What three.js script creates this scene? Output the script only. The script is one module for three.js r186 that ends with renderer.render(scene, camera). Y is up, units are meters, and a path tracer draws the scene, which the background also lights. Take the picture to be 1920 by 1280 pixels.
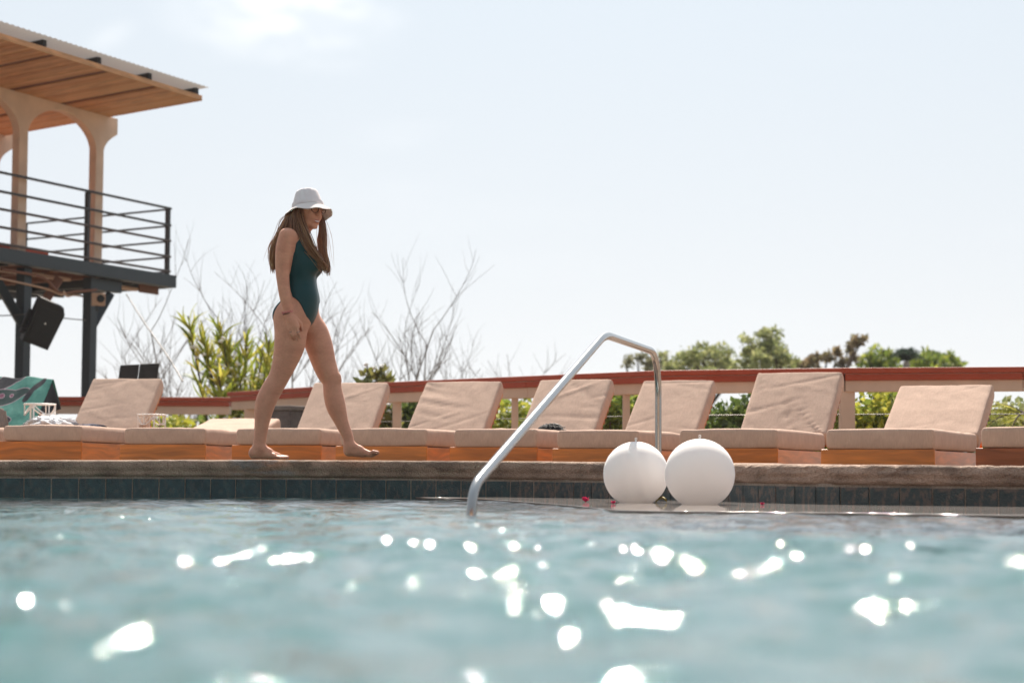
import * as THREE from 'three';
import { RoundedBoxGeometry } from 'three/addons/geometries/RoundedBoxGeometry.js';
import { mergeGeometries, mergeVertices, toCreasedNormals } from 'three/addons/utils/BufferGeometryUtils.js';

// ------------------------------------------------------------------ camera, sky, sun, exposure
const scene = new THREE.Scene();
const F = 3733, EYE = 0.155;                       // focal length in pixels of the 1920 px photograph; eye above the water
const camera = new THREE.PerspectiveCamera(2 * Math.atan(640 / F) * 180 / Math.PI, 1.5, 0.1, 3000);
camera.position.set(0, EYE, 0);
camera.rotation.set(Math.atan(248 / F), 0, 0.005, 'YXZ');
camera.focus = 12;
camera.userData.fStop = 2.8;
camera.updateMatrixWorld(true);

const SUN_AZ = 1 * Math.PI / 180, SUN_EL = 48 * Math.PI / 180;
const sunDir = new THREE.Vector3(Math.sin(SUN_AZ) * Math.cos(SUN_EL), Math.sin(SUN_EL), -Math.cos(SUN_AZ) * Math.cos(SUN_EL));

// seeded random numbers and smooth noise
function rng(seed) { let s = seed | 0; return () => { s = (s + 0x6d2b79f5) | 0; let t = Math.imul(s ^ (s >>> 15), 1 | s); t = (t + Math.imul(t ^ (t >>> 7), 61 | t)) ^ t; return ((t ^ (t >>> 14)) >>> 0) / 4294967296; }; }
const hash2 = (x, y) => { let h = Math.imul(x, 374761393) + Math.imul(y, 668265263) | 0; h = Math.imul(h ^ (h >>> 13), 1274126177); return ((h ^ (h >>> 16)) >>> 0) / 4294967296; };
const mod = (a, n) => ((a % n) + n) % n, clamp = (x, a = 0, b = 1) => Math.min(b, Math.max(a, x)), lerp = (a, b, t) => a + (b - a) * t;
const sstep = (a, b, x) => { const t = clamp((x - a) / (b - a)); return t * t * (3 - 2 * t); };
function vnoise(x, y, px = 1e6, py = px, seed = 0) {
  const ix = Math.floor(x), iy = Math.floor(y), fx = x - ix, fy = y - iy, u = fx * fx * (3 - 2 * fx), v = fy * fy * (3 - 2 * fy);
  const h = (a, b) => hash2(mod(a, px) + seed * 131, mod(b, py) + seed * 57);
  return lerp(lerp(h(ix, iy), h(ix + 1, iy), u), lerp(h(ix, iy + 1), h(ix + 1, iy + 1), u), v);
}
function fbm(x, y, oct = 4, px = 1e6, py = px, seed = 0) {
  let a = 0.5, s = 0, n = 0;
  for (let i = 0; i < oct; i++) { s += a * vnoise(x, y, px, py, seed + i); n += a; x *= 2; y *= 2; px *= 2; py *= 2; a *= 0.5; }
  return s / n;
}

{ // sky: hazy summer air, thin high cloud, brighter towards the sun
  const W = 2048, H = 1024, d = new Float32Array(W * H * 4);
  for (let r = 0; r < H; r++) {
    const el = ((r + 0.5) / H - 0.5) * Math.PI;
    for (let c = 0; c < W; c++) {
      const lon = ((c + 0.5) / W - 0.5) * 2 * Math.PI, x = Math.cos(lon) * Math.cos(el), y = Math.sin(el), z = Math.sin(lon) * Math.cos(el);
      const cg = x * sunDir.x + y * sunDir.y + z * sunDir.z, g = Math.acos(clamp(cg, -1, 1));
      const up = Math.max(0, y), hz = Math.exp(-up * 5.5), near = 0.46 + 0.54 * Math.exp(-((g / 1.05) ** 2)), glow = 0.2 * Math.exp(-g / 0.4);
      const col = [lerp(0.47, 0.875, hz), lerp(0.555, 0.87, hz), lerp(0.645, 0.855, hz)].map((q) => q * near * 0.80);
      // thin streaky cloud
      const k = 1 / (up + 0.25), cx = x * k, cz = z * k;
      let cl = sstep(0.52, 0.86, fbm(cx * 2.1 + 11.3, cz * 5 + 4.1, 5)) * 0.5;
      const az = Math.atan2(x, -z) * 180 / Math.PI, ed = el * 180 / Math.PI;
      const wob = (fbm(az * 0.5 + 7, ed * 1.4 + 3, 5) - 0.5) * 3.4;
      const body = sstep(1.3, 0, Math.hypot((az + 6.6 + wob * 0.5) / 3.4, (ed - 13.2 + wob * 0.35) / 2.0)) * sstep(11.3, 12.1, ed + wob * 0.22);
      const wisp = sstep(1.0, 0, Math.hypot((az + 11.6) / 1.0, (ed - 12.2 - (az + 11.6) * 0.45) / 0.5)) * 0.55;
      const tatter = 0.25 + 0.75 * sstep(0.36, 0.62, fbm(az * 0.75 + ed * 0.5 + 2, ed * 2.6 + 8, 5));
      cl = Math.min(1, cl * sstep(0.02, 0.3, up) + 1.1 * body * tatter + wisp * 0.7);
      for (let i = 0; i < 3; i++) {
        const base = col[i] + glow * [1, 0.97, 0.92][i] * 0.5;
        d[(r * W + c) * 4 + i] = lerp(base, base * 0.35 + 0.47 * (0.5 + 0.5 * near), cl * 0.8);
      }
      d[(r * W + c) * 4 + 3] = 1;
    }
  }
  const sky = new THREE.DataTexture(d, W, H, THREE.RGBAFormat, THREE.FloatType);
  sky.mapping = THREE.EquirectangularReflectionMapping; sky.magFilter = sky.minFilter = THREE.LinearFilter; sky.needsUpdate = true;
  scene.background = sky; scene.environment = sky;
}
const sun = new THREE.DirectionalLight(new THREE.Color(1, 0.90, 0.79), 5);
sun.name = 'sun'; sun.position.copy(sunDir).multiplyScalar(60).add(new THREE.Vector3(0, 0, -14)); sun.target.position.set(0, 0, -14);
sun.castShadow = true; Object.assign(sun.shadow.camera, { left: -25, right: 25, top: 25, bottom: -25, near: 1, far: 150 }); sun.shadow.mapSize.set(4096, 4096);
scene.add(sun, sun.target);
const renderer = new THREE.WebGLRenderer({ antialias: true });
renderer.shadowMap.enabled = true; renderer.toneMapping = THREE.LinearToneMapping; renderer.toneMappingExposure = 1.95;

// ------------------------------------------------------------------ helpers
const V = (x, y, z) => new THREE.Vector3(x, y, z);
function at(px, py, D) {                               // the point at depth D metres seen at that pixel of the photograph
  const v = V((px - 960) / F, -(py - 640) / F, -1).applyQuaternion(camera.quaternion);
  return v.multiplyScalar(D / -v.z).add(camera.position);
}
function interp(tab, x) {                              // smooth interpolation through [x, y] pairs
  let i = 0; while (i < tab.length - 2 && x > tab[i + 1][0]) i++;
  const p = (k) => tab[clamp(k, 0, tab.length - 1)], [x0, y0] = p(i), [x1, y1] = p(i + 1), t = clamp((x - x0) / (x1 - x0), -0.5, 1.5);
  const m = (k) => { const a = p(k - 1), b = p(k + 1); return (b[1] - a[1]) / (b[0] - a[0]); }, h = x1 - x0, t2 = t * t, t3 = t2 * t;
  if (t < 0 || t > 1) return y0 + (y1 - y0) * t;
  return (2 * t3 - 3 * t2 + 1) * y0 + (t3 - 2 * t2 + t) * h * m(i) + (-2 * t3 + 3 * t2) * y1 + (t3 - t2) * h * m(i + 1);
}
const counts = {};
function numbered(name) { const n = counts[name] = (counts[name] ?? -1) + 1; return n ? name + '_' + String(n).padStart(3, '0') : name; }
function shade(o) { o.castShadow = o.receiveShadow = true; return o; }
function thing(name, label, category, pos = [0, 0, 0], turn = 0, group) {
  const o = new THREE.Group(); o.name = numbered(name); o.position.set(...(pos.isVector3 ? pos.toArray() : pos)); o.rotation.y = turn;
  o.userData = { label, category }; if (group) o.userData.group = group;
  scene.add(o); return o;
}
function part(name, geo, mat, parent) { const m = shade(new THREE.Mesh(geo, mat)); m.name = name; parent.add(m); return m; }
function struct(name, geo, mat) { const m = shade(new THREE.Mesh(geo, mat)); m.name = numbered(name); m.userData = { kind: 'structure' }; scene.add(m); return m; }
function tag(m, label, category, group, kind) { Object.assign(m.userData, { label, category }); if (group) m.userData.group = group; if (kind) m.userData.kind = kind; return m; }
const merge = (list) => mergeGeometries(list.map((g) => { const n = g.index ? g.toNonIndexed() : g; for (const k of Object.keys(n.attributes)) if (!['position', 'normal', 'uv'].includes(k)) n.deleteAttribute(k); if (!n.attributes.uv) n.setAttribute('uv', new THREE.BufferAttribute(new Float32Array(n.attributes.position.count * 2), 2)); return n; }));
function uvBox(g, s = 1, ou = 0, ov = 0) {             // texture coordinates in metres, laid on from the side a face looks to
  const p = g.attributes.position, n = g.attributes.normal, uv = new Float32Array(p.count * 2);
  for (let i = 0; i < p.count; i++) {
    const a = Math.abs(n.getX(i)), b = Math.abs(n.getY(i)), c = Math.abs(n.getZ(i));
    const [u, v] = b >= a && b >= c ? [p.getX(i), p.getZ(i)] : a >= c ? [p.getZ(i), p.getY(i)] : [p.getX(i), p.getY(i)];
    uv[i * 2] = u * s + ou; uv[i * 2 + 1] = v * s + ov;
  }
  g.setAttribute('uv', new THREE.BufferAttribute(uv, 2)); return g;
}
let boxSeed = 0;
function bx(w, h, d, x = 0, y = 0, z = 0, r = 0.006) {
  const g = new RoundedBoxGeometry(w, h, d, 2, Math.min(r, w * 0.45, h * 0.45, d * 0.45)); boxSeed += 0.37;
  uvBox(g, 1, boxSeed, boxSeed * 1.7); return g.translate(x, y, z);
}
function beam(a, b, w, h, r = 0.006, up = V(0, 1, 0)) { // a box from a to b, w across and h upright
  const d = b.clone().sub(a), len = d.length(), g = bx(len, h, w, 0, 0, 0, r), X = d.normalize(), Z = X.clone().cross(Math.abs(X.dot(up)) > 0.98 ? V(0.42, 0, -0.907) : up).normalize(), Y = Z.clone().cross(X);
  return g.applyMatrix4(new THREE.Matrix4().makeBasis(X, Y, Z).setPosition(a.clone().add(b).multiplyScalar(0.5)));
}
function tube(pts, radii, sides = 6, caps = true) {    // a tube through points with a radius at each
  const n = pts.length, pos = [], nor = [], uv = [], idx = [], T = (i) => pts[Math.min(n - 1, i + 1)].clone().sub(pts[Math.max(0, i - 1)]).normalize();
  let N = Math.abs(T(0).y) < 0.9 ? V(0, 1, 0) : V(1, 0, 0), L = 0;
  for (let i = 0; i < n; i++) {
    const t = T(i); N = N.clone().addScaledVector(t, -N.dot(t)).normalize(); const B = t.clone().cross(N), r = Array.isArray(radii) ? radii[i] : radii;
    if (i) L += pts[i].distanceTo(pts[i - 1]);
    for (let k = 0; k <= sides; k++) { const a = k / sides * 2 * Math.PI, q = N.clone().multiplyScalar(Math.cos(a)).addScaledVector(B, Math.sin(a)); pos.push(pts[i].x + q.x * r, pts[i].y + q.y * r, pts[i].z + q.z * r); nor.push(q.x, q.y, q.z); uv.push(L, k / sides * r * 6.28); }
  }
  const w = sides + 1;
  for (let i = 0; i < n - 1; i++) for (let k = 0; k < sides; k++) { const a = i * w + k; idx.push(a, a + 1, a + w, a + 1, a + w + 1, a + w); }
  if (caps) for (const [i, s] of [[0, 1], [n - 1, -1]]) {
    const t = T(i).multiplyScalar(-s), c = pos.length / 3; pos.push(...pts[i].toArray()); nor.push(...t.toArray()); uv.push(0, 0);
    for (let k = 0; k <= sides; k++) { pos.push(...pos.slice((i * w + k) * 3, (i * w + k) * 3 + 3)); nor.push(...t.toArray()); uv.push(0, 0); }
    for (let k = 0; k < sides; k++) s > 0 ? idx.push(c, c + 2 + k, c + 1 + k) : idx.push(c, c + 1 + k, c + 2 + k);
  }
  const g = new THREE.BufferGeometry(); g.setAttribute('position', new THREE.Float32BufferAttribute(pos, 3)); g.setAttribute('normal', new THREE.Float32BufferAttribute(nor, 3)); g.setAttribute('uv', new THREE.Float32BufferAttribute(uv, 2)); g.setIndex(idx);
  return g;
}
const curve = (pts, n, tension = 0.5) => new THREE.CatmullRomCurve3(pts, false, 'catmullrom', tension).getPoints(n);
function filleted(pts, radii, step = 5) {              // straight runs joined by round bends
  const out = [pts[0].clone()];
  for (let i = 1; i < pts.length - 1; i++) {
    const p = pts[i], a = pts[i - 1].clone().sub(p), b = pts[i + 1].clone().sub(p), r = Math.min(radii[i - 1], a.length() * 0.49, b.length() * 0.49);
    const q = new THREE.QuadraticBezierCurve3(p.clone().addScaledVector(a.normalize(), r), p, p.clone().addScaledVector(b.normalize(), r));
    out.push(...q.getPoints(step * 3));
  }
  out.push(pts[pts.length - 1].clone()); return out;
}
function grid(nu, nv, f, uvf) {                        // a sheet from a function of (u, v) in 0..1
  const pos = [], uv = [], idx = [];
  for (let j = 0; j <= nv; j++) for (let i = 0; i <= nu; i++) { const p = f(i / nu, j / nv); pos.push(p.x, p.y, p.z); uv.push(...(uvf ? uvf(i / nu, j / nv) : [i / nu, j / nv])); }
  for (let j = 0; j < nv; j++) for (let i = 0; i < nu; i++) { const a = j * (nu + 1) + i, b = a + nu + 1; idx.push(a, a + 1, b, a + 1, b + 1, b); }
  const g = new THREE.BufferGeometry(); g.setAttribute('position', new THREE.Float32BufferAttribute(pos, 3)); g.setAttribute('uv', new THREE.Float32BufferAttribute(uv, 2)); g.setIndex(idx); g.computeVertexNormals(); return g;
}
function noise3(x, y, z, s = 0) { return (vnoise(x + 3.1, y + z * 0.73, 1e6, 1e6, s) + vnoise(y - 5.7, z + x * 0.61, 1e6, 1e6, s + 3) + vnoise(z + 1.3, x - y * 0.67, 1e6, 1e6, s + 7)) / 3 - 0.5; }

// ------------------------------------------------------------------ textures and materials
function tex(w, h, f, color = true, size = 1) {
  const d = new Uint8Array(w * h * 4);
  for (let y = 0; y < h; y++) for (let x = 0; x < w; x++) { const c = f(x / w, y / h), o = (y * w + x) * 4; for (let i = 0; i < 3; i++) d[o + i] = clamp(Array.isArray(c) ? c[i] : c) * 255; d[o + 3] = 255; }
  const t = new THREE.DataTexture(d, w, h); t.wrapS = t.wrapT = THREE.RepeatWrapping; t.magFilter = THREE.LinearFilter; t.minFilter = THREE.LinearMipmapLinearFilter; t.generateMipmaps = true;
  if (color) t.colorSpace = THREE.SRGBColorSpace; t.repeat.set(1 / size, 1 / size); t.needsUpdate = true; return t;
}
const rgb = (r, g, b) => new THREE.Color().setRGB(r, g, b);
const std = (color, roughness, o = {}) => new THREE.MeshPhysicalMaterial({ color, roughness, ...o });

const fabricMap = tex(256, 256, (u, v) => { const n = fbm(u * 6, v * 6, 4, 6, 6, 2), w = 0.5 + 0.5 * Math.sin(u * 256 * 1.57) * Math.sin(v * 256 * 1.57), s = vnoise(u * 128, v * 24, 128, 24, 5); return 0.86 + 0.10 * (n - 0.5) + 0.05 * (w - 0.5) + 0.05 * (s - 0.5); }, true, 0.5);
const fabricBump = tex(256, 256, (u, v) => 0.5 + 0.25 * (vnoise(u * 128, v * 128, 128, 128, 4) - 0.5) + 0.5 * (fbm(u * 5, v * 5, 3, 5, 5, 9) - 0.5), false, 0.5);
const woodTone = (seed) => tex(512, 256, (u, v) => { const wv = fbm(u * 2, v * 6, 3, 2, 6, seed) * 0.5, g = fbm(u * 4, (v + wv * 0.2) * 48, 4, 4, 48, seed + 1), ring = 0.5 + 0.5 * Math.sin((v * 5 + wv * 1.3) * 6.283 * 2); const k = 0.66 + 0.32 * g + 0.05 * ring; return [k, k * 0.97, k * 0.93]; }, true, 0.9);
const woodMapA = woodTone(3), woodMapB = woodTone(21);
const woodBump = tex(256, 256, (u, v) => fbm(u * 4, v * 64, 3, 4, 64, 8), false, 0.6);
const concreteMap = tex(512, 512, (u, v) => { const a = fbm(u * 5, v * 5, 5, 5, 5, 1), b = vnoise(u * 128, v * 128, 128, 128, 6), c = vnoise(u * 60, v * 60, 60, 60, 7), k = 0.74 + 0.32 * (a - 0.5) + 0.16 * (b - 0.5) - (c > 0.8 ? 0.12 * (c - 0.8) * 5 : 0); return [k, k * 0.985, k * 0.97]; }, true, 0.6);
const concreteBump = tex(512, 512, (u, v) => { const c = vnoise(u * 60, v * 60, 60, 60, 7); return 0.5 + 0.35 * (vnoise(u * 128, v * 128, 128, 128, 6) - 0.5) + 0.45 * (fbm(u * 24, v * 24, 3, 24, 24, 12) - 0.5) - (c > 0.78 ? (c - 0.78) * 1.6 : 0); }, false, 0.6);
const plasterMap = tex(256, 256, (u, v) => 0.9 + 0.12 * (fbm(u * 6, v * 6, 5, 6, 6, 31) - 0.5), true, 1.2);
const plasterBump = tex(256, 256, (u, v) => fbm(u * 32, v * 32, 4, 32, 32, 33), false, 1.2);
const rippleNormal = (() => { const r = rng(19), T = [], N = 1024; for (let i = 0; i < 48; i++) { const f = 10 + 80 * Math.pow(r(), 1.5), a = (r() - 0.5) * 2.4 + (r() < 0.25 ? 1.57 : 0), kx = Math.round(f * Math.sin(a)), ky = Math.round(f * Math.cos(a)), l = Math.hypot(kx, ky); T.push([kx, ky, r() * 6.28, kx / l, ky / l]); } const K = 0.112 * Math.SQRT2 / Math.sqrt(48);
  return tex(N, N, (u, v) => { let dx = 0, dy = 0; for (const [x, y, p, a, b] of T) { const c = Math.cos((x * u + y * v) * 6.2832 + p); dx += c * a; dy += c * b; } const k = K * (0.5 + 1.3 * vnoise(u * 6, v * 6, 6, 6, 3)); dx *= -k; dy *= -k; const l = 1 / Math.hypot(dx, dy, 1); return [0.5 + 0.5 * dx * l, 0.5 + 0.5 * dy * l, 0.5 + 0.5 * l]; }, false, 1.3); })();

const M = {
  fabric: std(rgb(0.70, 0.495, 0.385), 0.95, { map: fabricMap, bumpMap: fabricBump, bumpScale: 0.003, sheen: 0.3, sheenColor: rgb(0.6, 0.5, 0.45), sheenRoughness: 0.6, specularIntensity: 0.4 }),
  teakA: std(rgb(0.76, 0.23, 0.022), 0.42, { map: woodMapA, bumpMap: woodBump, bumpScale: 0.0008, clearcoat: 0.25, clearcoatRoughness: 0.3 }),
  teakB: std(rgb(0.80, 0.27, 0.04), 0.42, { map: woodMapB, bumpMap: woodBump, bumpScale: 0.0008, clearcoat: 0.25, clearcoatRoughness: 0.3 }),
  teakDark: std(rgb(0.36, 0.10, 0.025), 0.4, { map: woodMapA, bumpMap: woodBump, bumpScale: 0.0008 }),
  coping: std(rgb(1, 1, 1), 0.93, { map: concreteMap, bumpMap: concreteBump, bumpScale: 0.012, vertexColors: true, specularIntensity: 0.5 }),
  deck: std(rgb(0.50, 0.40, 0.32), 0.9, { map: concreteMap, bumpMap: concreteBump, bumpScale: 0.003 }),
  ledge: std(rgb(0.26, 0.19, 0.155), 0.7, { map: concreteMap, clearcoat: 1, clearcoatRoughness: 0.05 }),
  plasterPool: std(rgb(0.18, 0.285, 0.29), 0.8, { map: plasterMap }),
  grout: std(rgb(0.62, 0.53, 0.45), 0.95, { map: concreteMap, bumpMap: concreteBump, bumpScale: 0.002 }),
  steel: std(rgb(0.40, 0.39, 0.38), 0.2, { metalness: 1 }),
  globe: std(rgb(0.97, 0.94, 0.92), 0.85, { transmission: 0.28 }),
  white: std(rgb(0.80, 0.76, 0.72), 0.5),
  whiteCloth: std(rgb(0.80, 0.80, 0.82), 0.95, { bumpMap: fabricBump, bumpScale: 0.003 }),
  navy: std(rgb(0.02, 0.03, 0.07), 0.9, { bumpMap: fabricBump, bumpScale: 0.003 }),
  black: std(rgb(0.012, 0.012, 0.013), 0.6),
  blackSoft: std(rgb(0.012, 0.012, 0.014), 0.85),
  grill: std(rgb(0.018, 0.018, 0.019), 0.7, { bumpMap: fabricBump, bumpScale: 0.004 }),
  steelBlue: std(rgb(0.026, 0.036, 0.046), 0.5, { bumpMap: plasterBump, bumpScale: 0.001 }),
  railMetal: std(rgb(0.02, 0.02, 0.022), 0.45),
  rust: std(rgb(0.20, 0.085, 0.05), 0.7, { bumpMap: plasterBump, bumpScale: 0.002 }),
  stucco: std(rgb(0.86, 0.64, 0.50), 0.92, { map: plasterMap, bumpMap: plasterBump, bumpScale: 0.003 }),
  soffitA: std(rgb(0.80, 0.42, 0.21), 0.6, { map: woodMapA, bumpMap: woodBump, bumpScale: 0.002 }),
  soffitB: std(rgb(0.85, 0.48, 0.25), 0.6, { map: woodMapB, bumpMap: woodBump, bumpScale: 0.002 }),
  soffitC: std(rgb(0.70, 0.34, 0.16), 0.6, { map: woodMapA, bumpMap: woodBump, bumpScale: 0.002 }),
  soffitDark: std(rgb(0.20, 0.075, 0.03), 0.7, { map: woodMapA }),
  zinc: std(rgb(0.42, 0.405, 0.40), 0.95, { side: THREE.DoubleSide, transmission: 0.26, bumpMap: plasterBump, bumpScale: 0.002 }),
  parapet: std(rgb(0.72, 0.53, 0.40), 0.9, { map: plasterMap, bumpMap: plasterBump, bumpScale: 0.003 }),
  redPaint: std(rgb(0.43, 0.066, 0.022), 0.55, { map: plasterMap, bumpMap: plasterBump, bumpScale: 0.002 }),
  ropeLight: std(rgb(0.55, 0.45, 0.40), 0.35, { clearcoat: 0.6 }),
  wire: std(rgb(0.12, 0.11, 0.10), 0.5, { metalness: 0.6 }),
  bark: std(rgb(0.58, 0.54, 0.51), 0.95, { map: concreteMap, bumpMap: concreteBump, bumpScale: 0.01 }),
  barkBrown: std(rgb(0.16, 0.11, 0.075), 0.95, { map: concreteMap, bumpMap: concreteBump, bumpScale: 0.01 }),
  leaf: std(rgb(1, 1, 1), 0.55, { side: THREE.DoubleSide, transmission: 0.45, specularIntensity: 0.6 }),
  blossom: std(rgb(0.85, 0.83, 0.78), 0.8),
  pink: std(rgb(0.78, 0.035, 0.17), 0.7, { side: THREE.DoubleSide }),
  terrain: std(rgb(0.24, 0.21, 0.13), 1, { map: concreteMap }),
  darkLens: std(rgb(0.05, 0.06, 0.05), 0.08, { metalness: 1 }),
  tan: std(rgb(0.50, 0.31, 0.21), 0.6, { bumpMap: plasterBump, bumpScale: 0.001 }),
};
M.leaf.roughness = 0.9;

// ------------------------------------------------------------------ the pool's far edge: where it runs, read off the photograph
const wallDepth = [[-900, 11.2], [-300, 11.35], [0, 11.5], [300, 11.75], [500, 12.0], [800, 12.25], [1000, 12.15], [1150, 11.7], [1300, 11.0], [1450, 10.25], [1600, 9.8], [1900, 9.5], [2400, 9.25], [2900, 9.1]];
const copingTopPx = [[-900, 862], [0, 862], [500, 861.5], [852, 864], [1100, 865.5], [1378, 869], [1560, 871], [1900, 872.5], [2400, 874], [2900, 876]];
const copingLowPx = [[-900, 891], [0, 892.5], [620, 895.5], [1060, 900], [1560, 908], [1900, 912], [2400, 917], [2900, 922]];
const edge = [];                                        // points of the wall face with the coping's top and underside
for (let px = -900; px <= 2900; px += 10) { const Z = interp(wallDepth, px), a = at(px, interp(copingTopPx, px), Z), b = at(px, interp(copingLowPx, px), Z); edge.push({ x: a.x, z: -Z, top: a.y, low: b.y }); }
let arc = 0; edge.forEach((e, i) => { if (i) arc += Math.hypot(e.x - edge[i - 1].x, e.z - edge[i - 1].z); e.s = arc; });
function edgeAt(s) {
  let lo = 0, hi = edge.length - 1; while (hi - lo > 1) { const m = (lo + hi) >> 1; edge[m].s <= s ? lo = m : hi = m; }
  const a = edge[lo], b = edge[hi], t = (s - a.s) / (b.s - a.s), dx = b.x - a.x, dz = b.z - a.z, l = Math.hypot(dx, dz);
  return { x: lerp(a.x, b.x, t), z: lerp(a.z, b.z, t), top: lerp(a.top, b.top, t), low: lerp(a.low, b.low, t), nx: -dz / l, nz: dx / l, tx: dx / l, tz: dz / l }; // (nx, nz) looks into the pool
}
const wallZ = (x) => { let i = 0; while (i < edge.length - 2 && edge[i + 1].x < x) i++; const a = edge[i], b = edge[i + 1]; return lerp(a.z, b.z, clamp((x - a.x) / (b.x - a.x))); };
const DECK = 0.2, E0 = edge[0], E1 = edge[edge.length - 1];

// ------------------------------------------------------------------ ground, deck, pool
struct('ground', uvBox(new THREE.CircleGeometry(900, 64).rotateX(-Math.PI / 2).translate(0, -3.3, 0)), M.terrain);
const railPath = [[-12, 25.1], [-3.5, 24.75], [-3.3, 23.9], [-1.36, 21.2], [0.21, 19.6], [1.4, 18.45], [3.0, 17.85], [4.5, 17.5], [9, 16.6]];   // x and depth
{
  const sh = new THREE.Shape();                         // outline in x and depth
  sh.moveTo(-14, -19); sh.lineTo(-14, 32); sh.lineTo(-9, 42); sh.lineTo(-4.2, 34); sh.lineTo(-4.6, 25.2); sh.lineTo(-3.3, 25.1); for (const [x, z] of railPath.slice(2)) sh.lineTo(x + 0.1, z + 0.2); sh.lineTo(14, 16); sh.lineTo(14, -19); sh.lineTo(-14, -19);
  const hole = new THREE.Path();
  hole.moveTo(-6.5, -4); hole.lineTo(-6.5, -E0.z); edge.forEach((e) => hole.lineTo(e.x, -e.z + 0.02)); hole.lineTo(6.5, -E1.z); hole.lineTo(6.5, -4); hole.lineTo(-6.5, -4);
  sh.holes.push(hole);
  const g = new THREE.ExtrudeGeometry(sh, { depth: 3.6, bevelEnabled: false });
  g.applyMatrix4(new THREE.Matrix4().set(1, 0, 0, 0, 0, 0, -1, DECK, 0, -1, 0, 0, 0, 0, 0, 1)); g.computeVertexNormals(); uvBox(g);
  struct('pool_deck', g, M.deck);
}
{ // pool basin: floor and plastered walls
  struct('pool_floor', uvBox(new THREE.BoxGeometry(13.4, 0.2, 17.2).translate(0, -1.45, -4.3)), M.plasterPool);
  const S = arc, g = grid(500, 2, (u, v) => { const e = edgeAt(u * S * 0.99999); return V(e.x - e.nx * 0.0, lerp(-1.4, -0.12, v), e.z); }, (u, v) => [u * S, v * 1.3]);
  struct('pool_wall_plaster', g, M.plasterPool);
}
// waterline tiles on a bed of grout; each tile is a piece of its own
{
  const S = arc, bed = grid(700, 3, (u, v) => { const e = edgeAt(u * S * 0.99999); return V(e.x + e.nx * 0.004, lerp(-0.125, e.low + 0.01, v), e.z + e.nz * 0.004); }, (u, v) => [u * S, v * 0.25]);
  const wall = struct('pool_wall', bed, M.grout);
  const tones = [], r = rng(5);
  const tileTex = (seed, crust) => tex(128, 128, (u, v) => {
    const n = fbm(u * 5, v * 5, 5, 5, 5, seed), m = fbm(u * 9 + 3, v * 4, 4, 9, 4, seed + 9), sp = vnoise(u * 48, v * 48, 48, 48, seed + 3);
    const k = clamp(sstep(0.47, 0.72, m) * 0.5 + (sp > 0.8 ? 0.25 : 0)) * (0.55 + crust) + crust * (0.55 + 0.45 * n), base = [0.08 + 0.08 * n, 0.18 + 0.13 * n, 0.21 + 0.125 * n], salt = [0.43, 0.38, 0.35];
    return base.map((b, i) => lerp(b, salt[i], clamp(k)));
  });
  for (let i = 0; i < 4; i++) tones.push(std(rgb(1, 1, 1), 0.35, { map: tileTex(40 + i * 7, 0.06), bumpMap: plasterBump, bumpScale: 0.003 }));
  for (let i = 0; i < 4; i++) tones.push(std(rgb(1, 1, 1), 0.5, { map: tileTex(80 + i * 7, 0.30), bumpMap: plasterBump, bumpScale: 0.003 }));
  for (let i = 0; i < 4; i++) tones.push(std(rgb(1, 1, 1), 0.65, { map: tileTex(120 + i * 7, 0.62), bumpMap: plasterBump, bumpScale: 0.003 }));
  const geo = new RoundedBoxGeometry(0.1475, 0.1475, 0.010, 2, 0.003); { const uv = geo.attributes.uv, p = geo.attributes.position; for (let i = 0; i < p.count; i++) uv.setXY(i, p.getX(i) / 0.15 + 0.5, p.getY(i) / 0.15 + 0.5); }
  let k = 0;
  for (let s = 1.15; s < S - 1.2; s += 0.1545) {
    const e = edgeAt(s), t = new THREE.Mesh(geo, tones[0]), px = 960 + F * e.x / -e.z, age = clamp(sstep(500, 1100, px) * 0.95 + 0.12 * (r() - 0.5));
    t.material = tones[(age < 0.35 ? 0 : age < 0.75 ? 4 : 8) + Math.floor(r() * 4)];
    for (let row = 0; row < 2; row++) {
      const c = t.clone(); c.name = k ? 'tile_' + String(k).padStart(3, '0') : 'tile'; k++;
      c.position.set(e.x + e.nx * 0.0060, e.low - 0.012 - 0.074 - row * 0.153, e.z + e.nz * 0.0060); c.rotation.set((r() - 0.5) * 0.02, Math.atan2(e.nx, e.nz), (r() - 0.5) * 0.008);
      if (row === 0 || c.position.y > -0.1) wall.add(shade(c));
    }
  }
}
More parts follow.
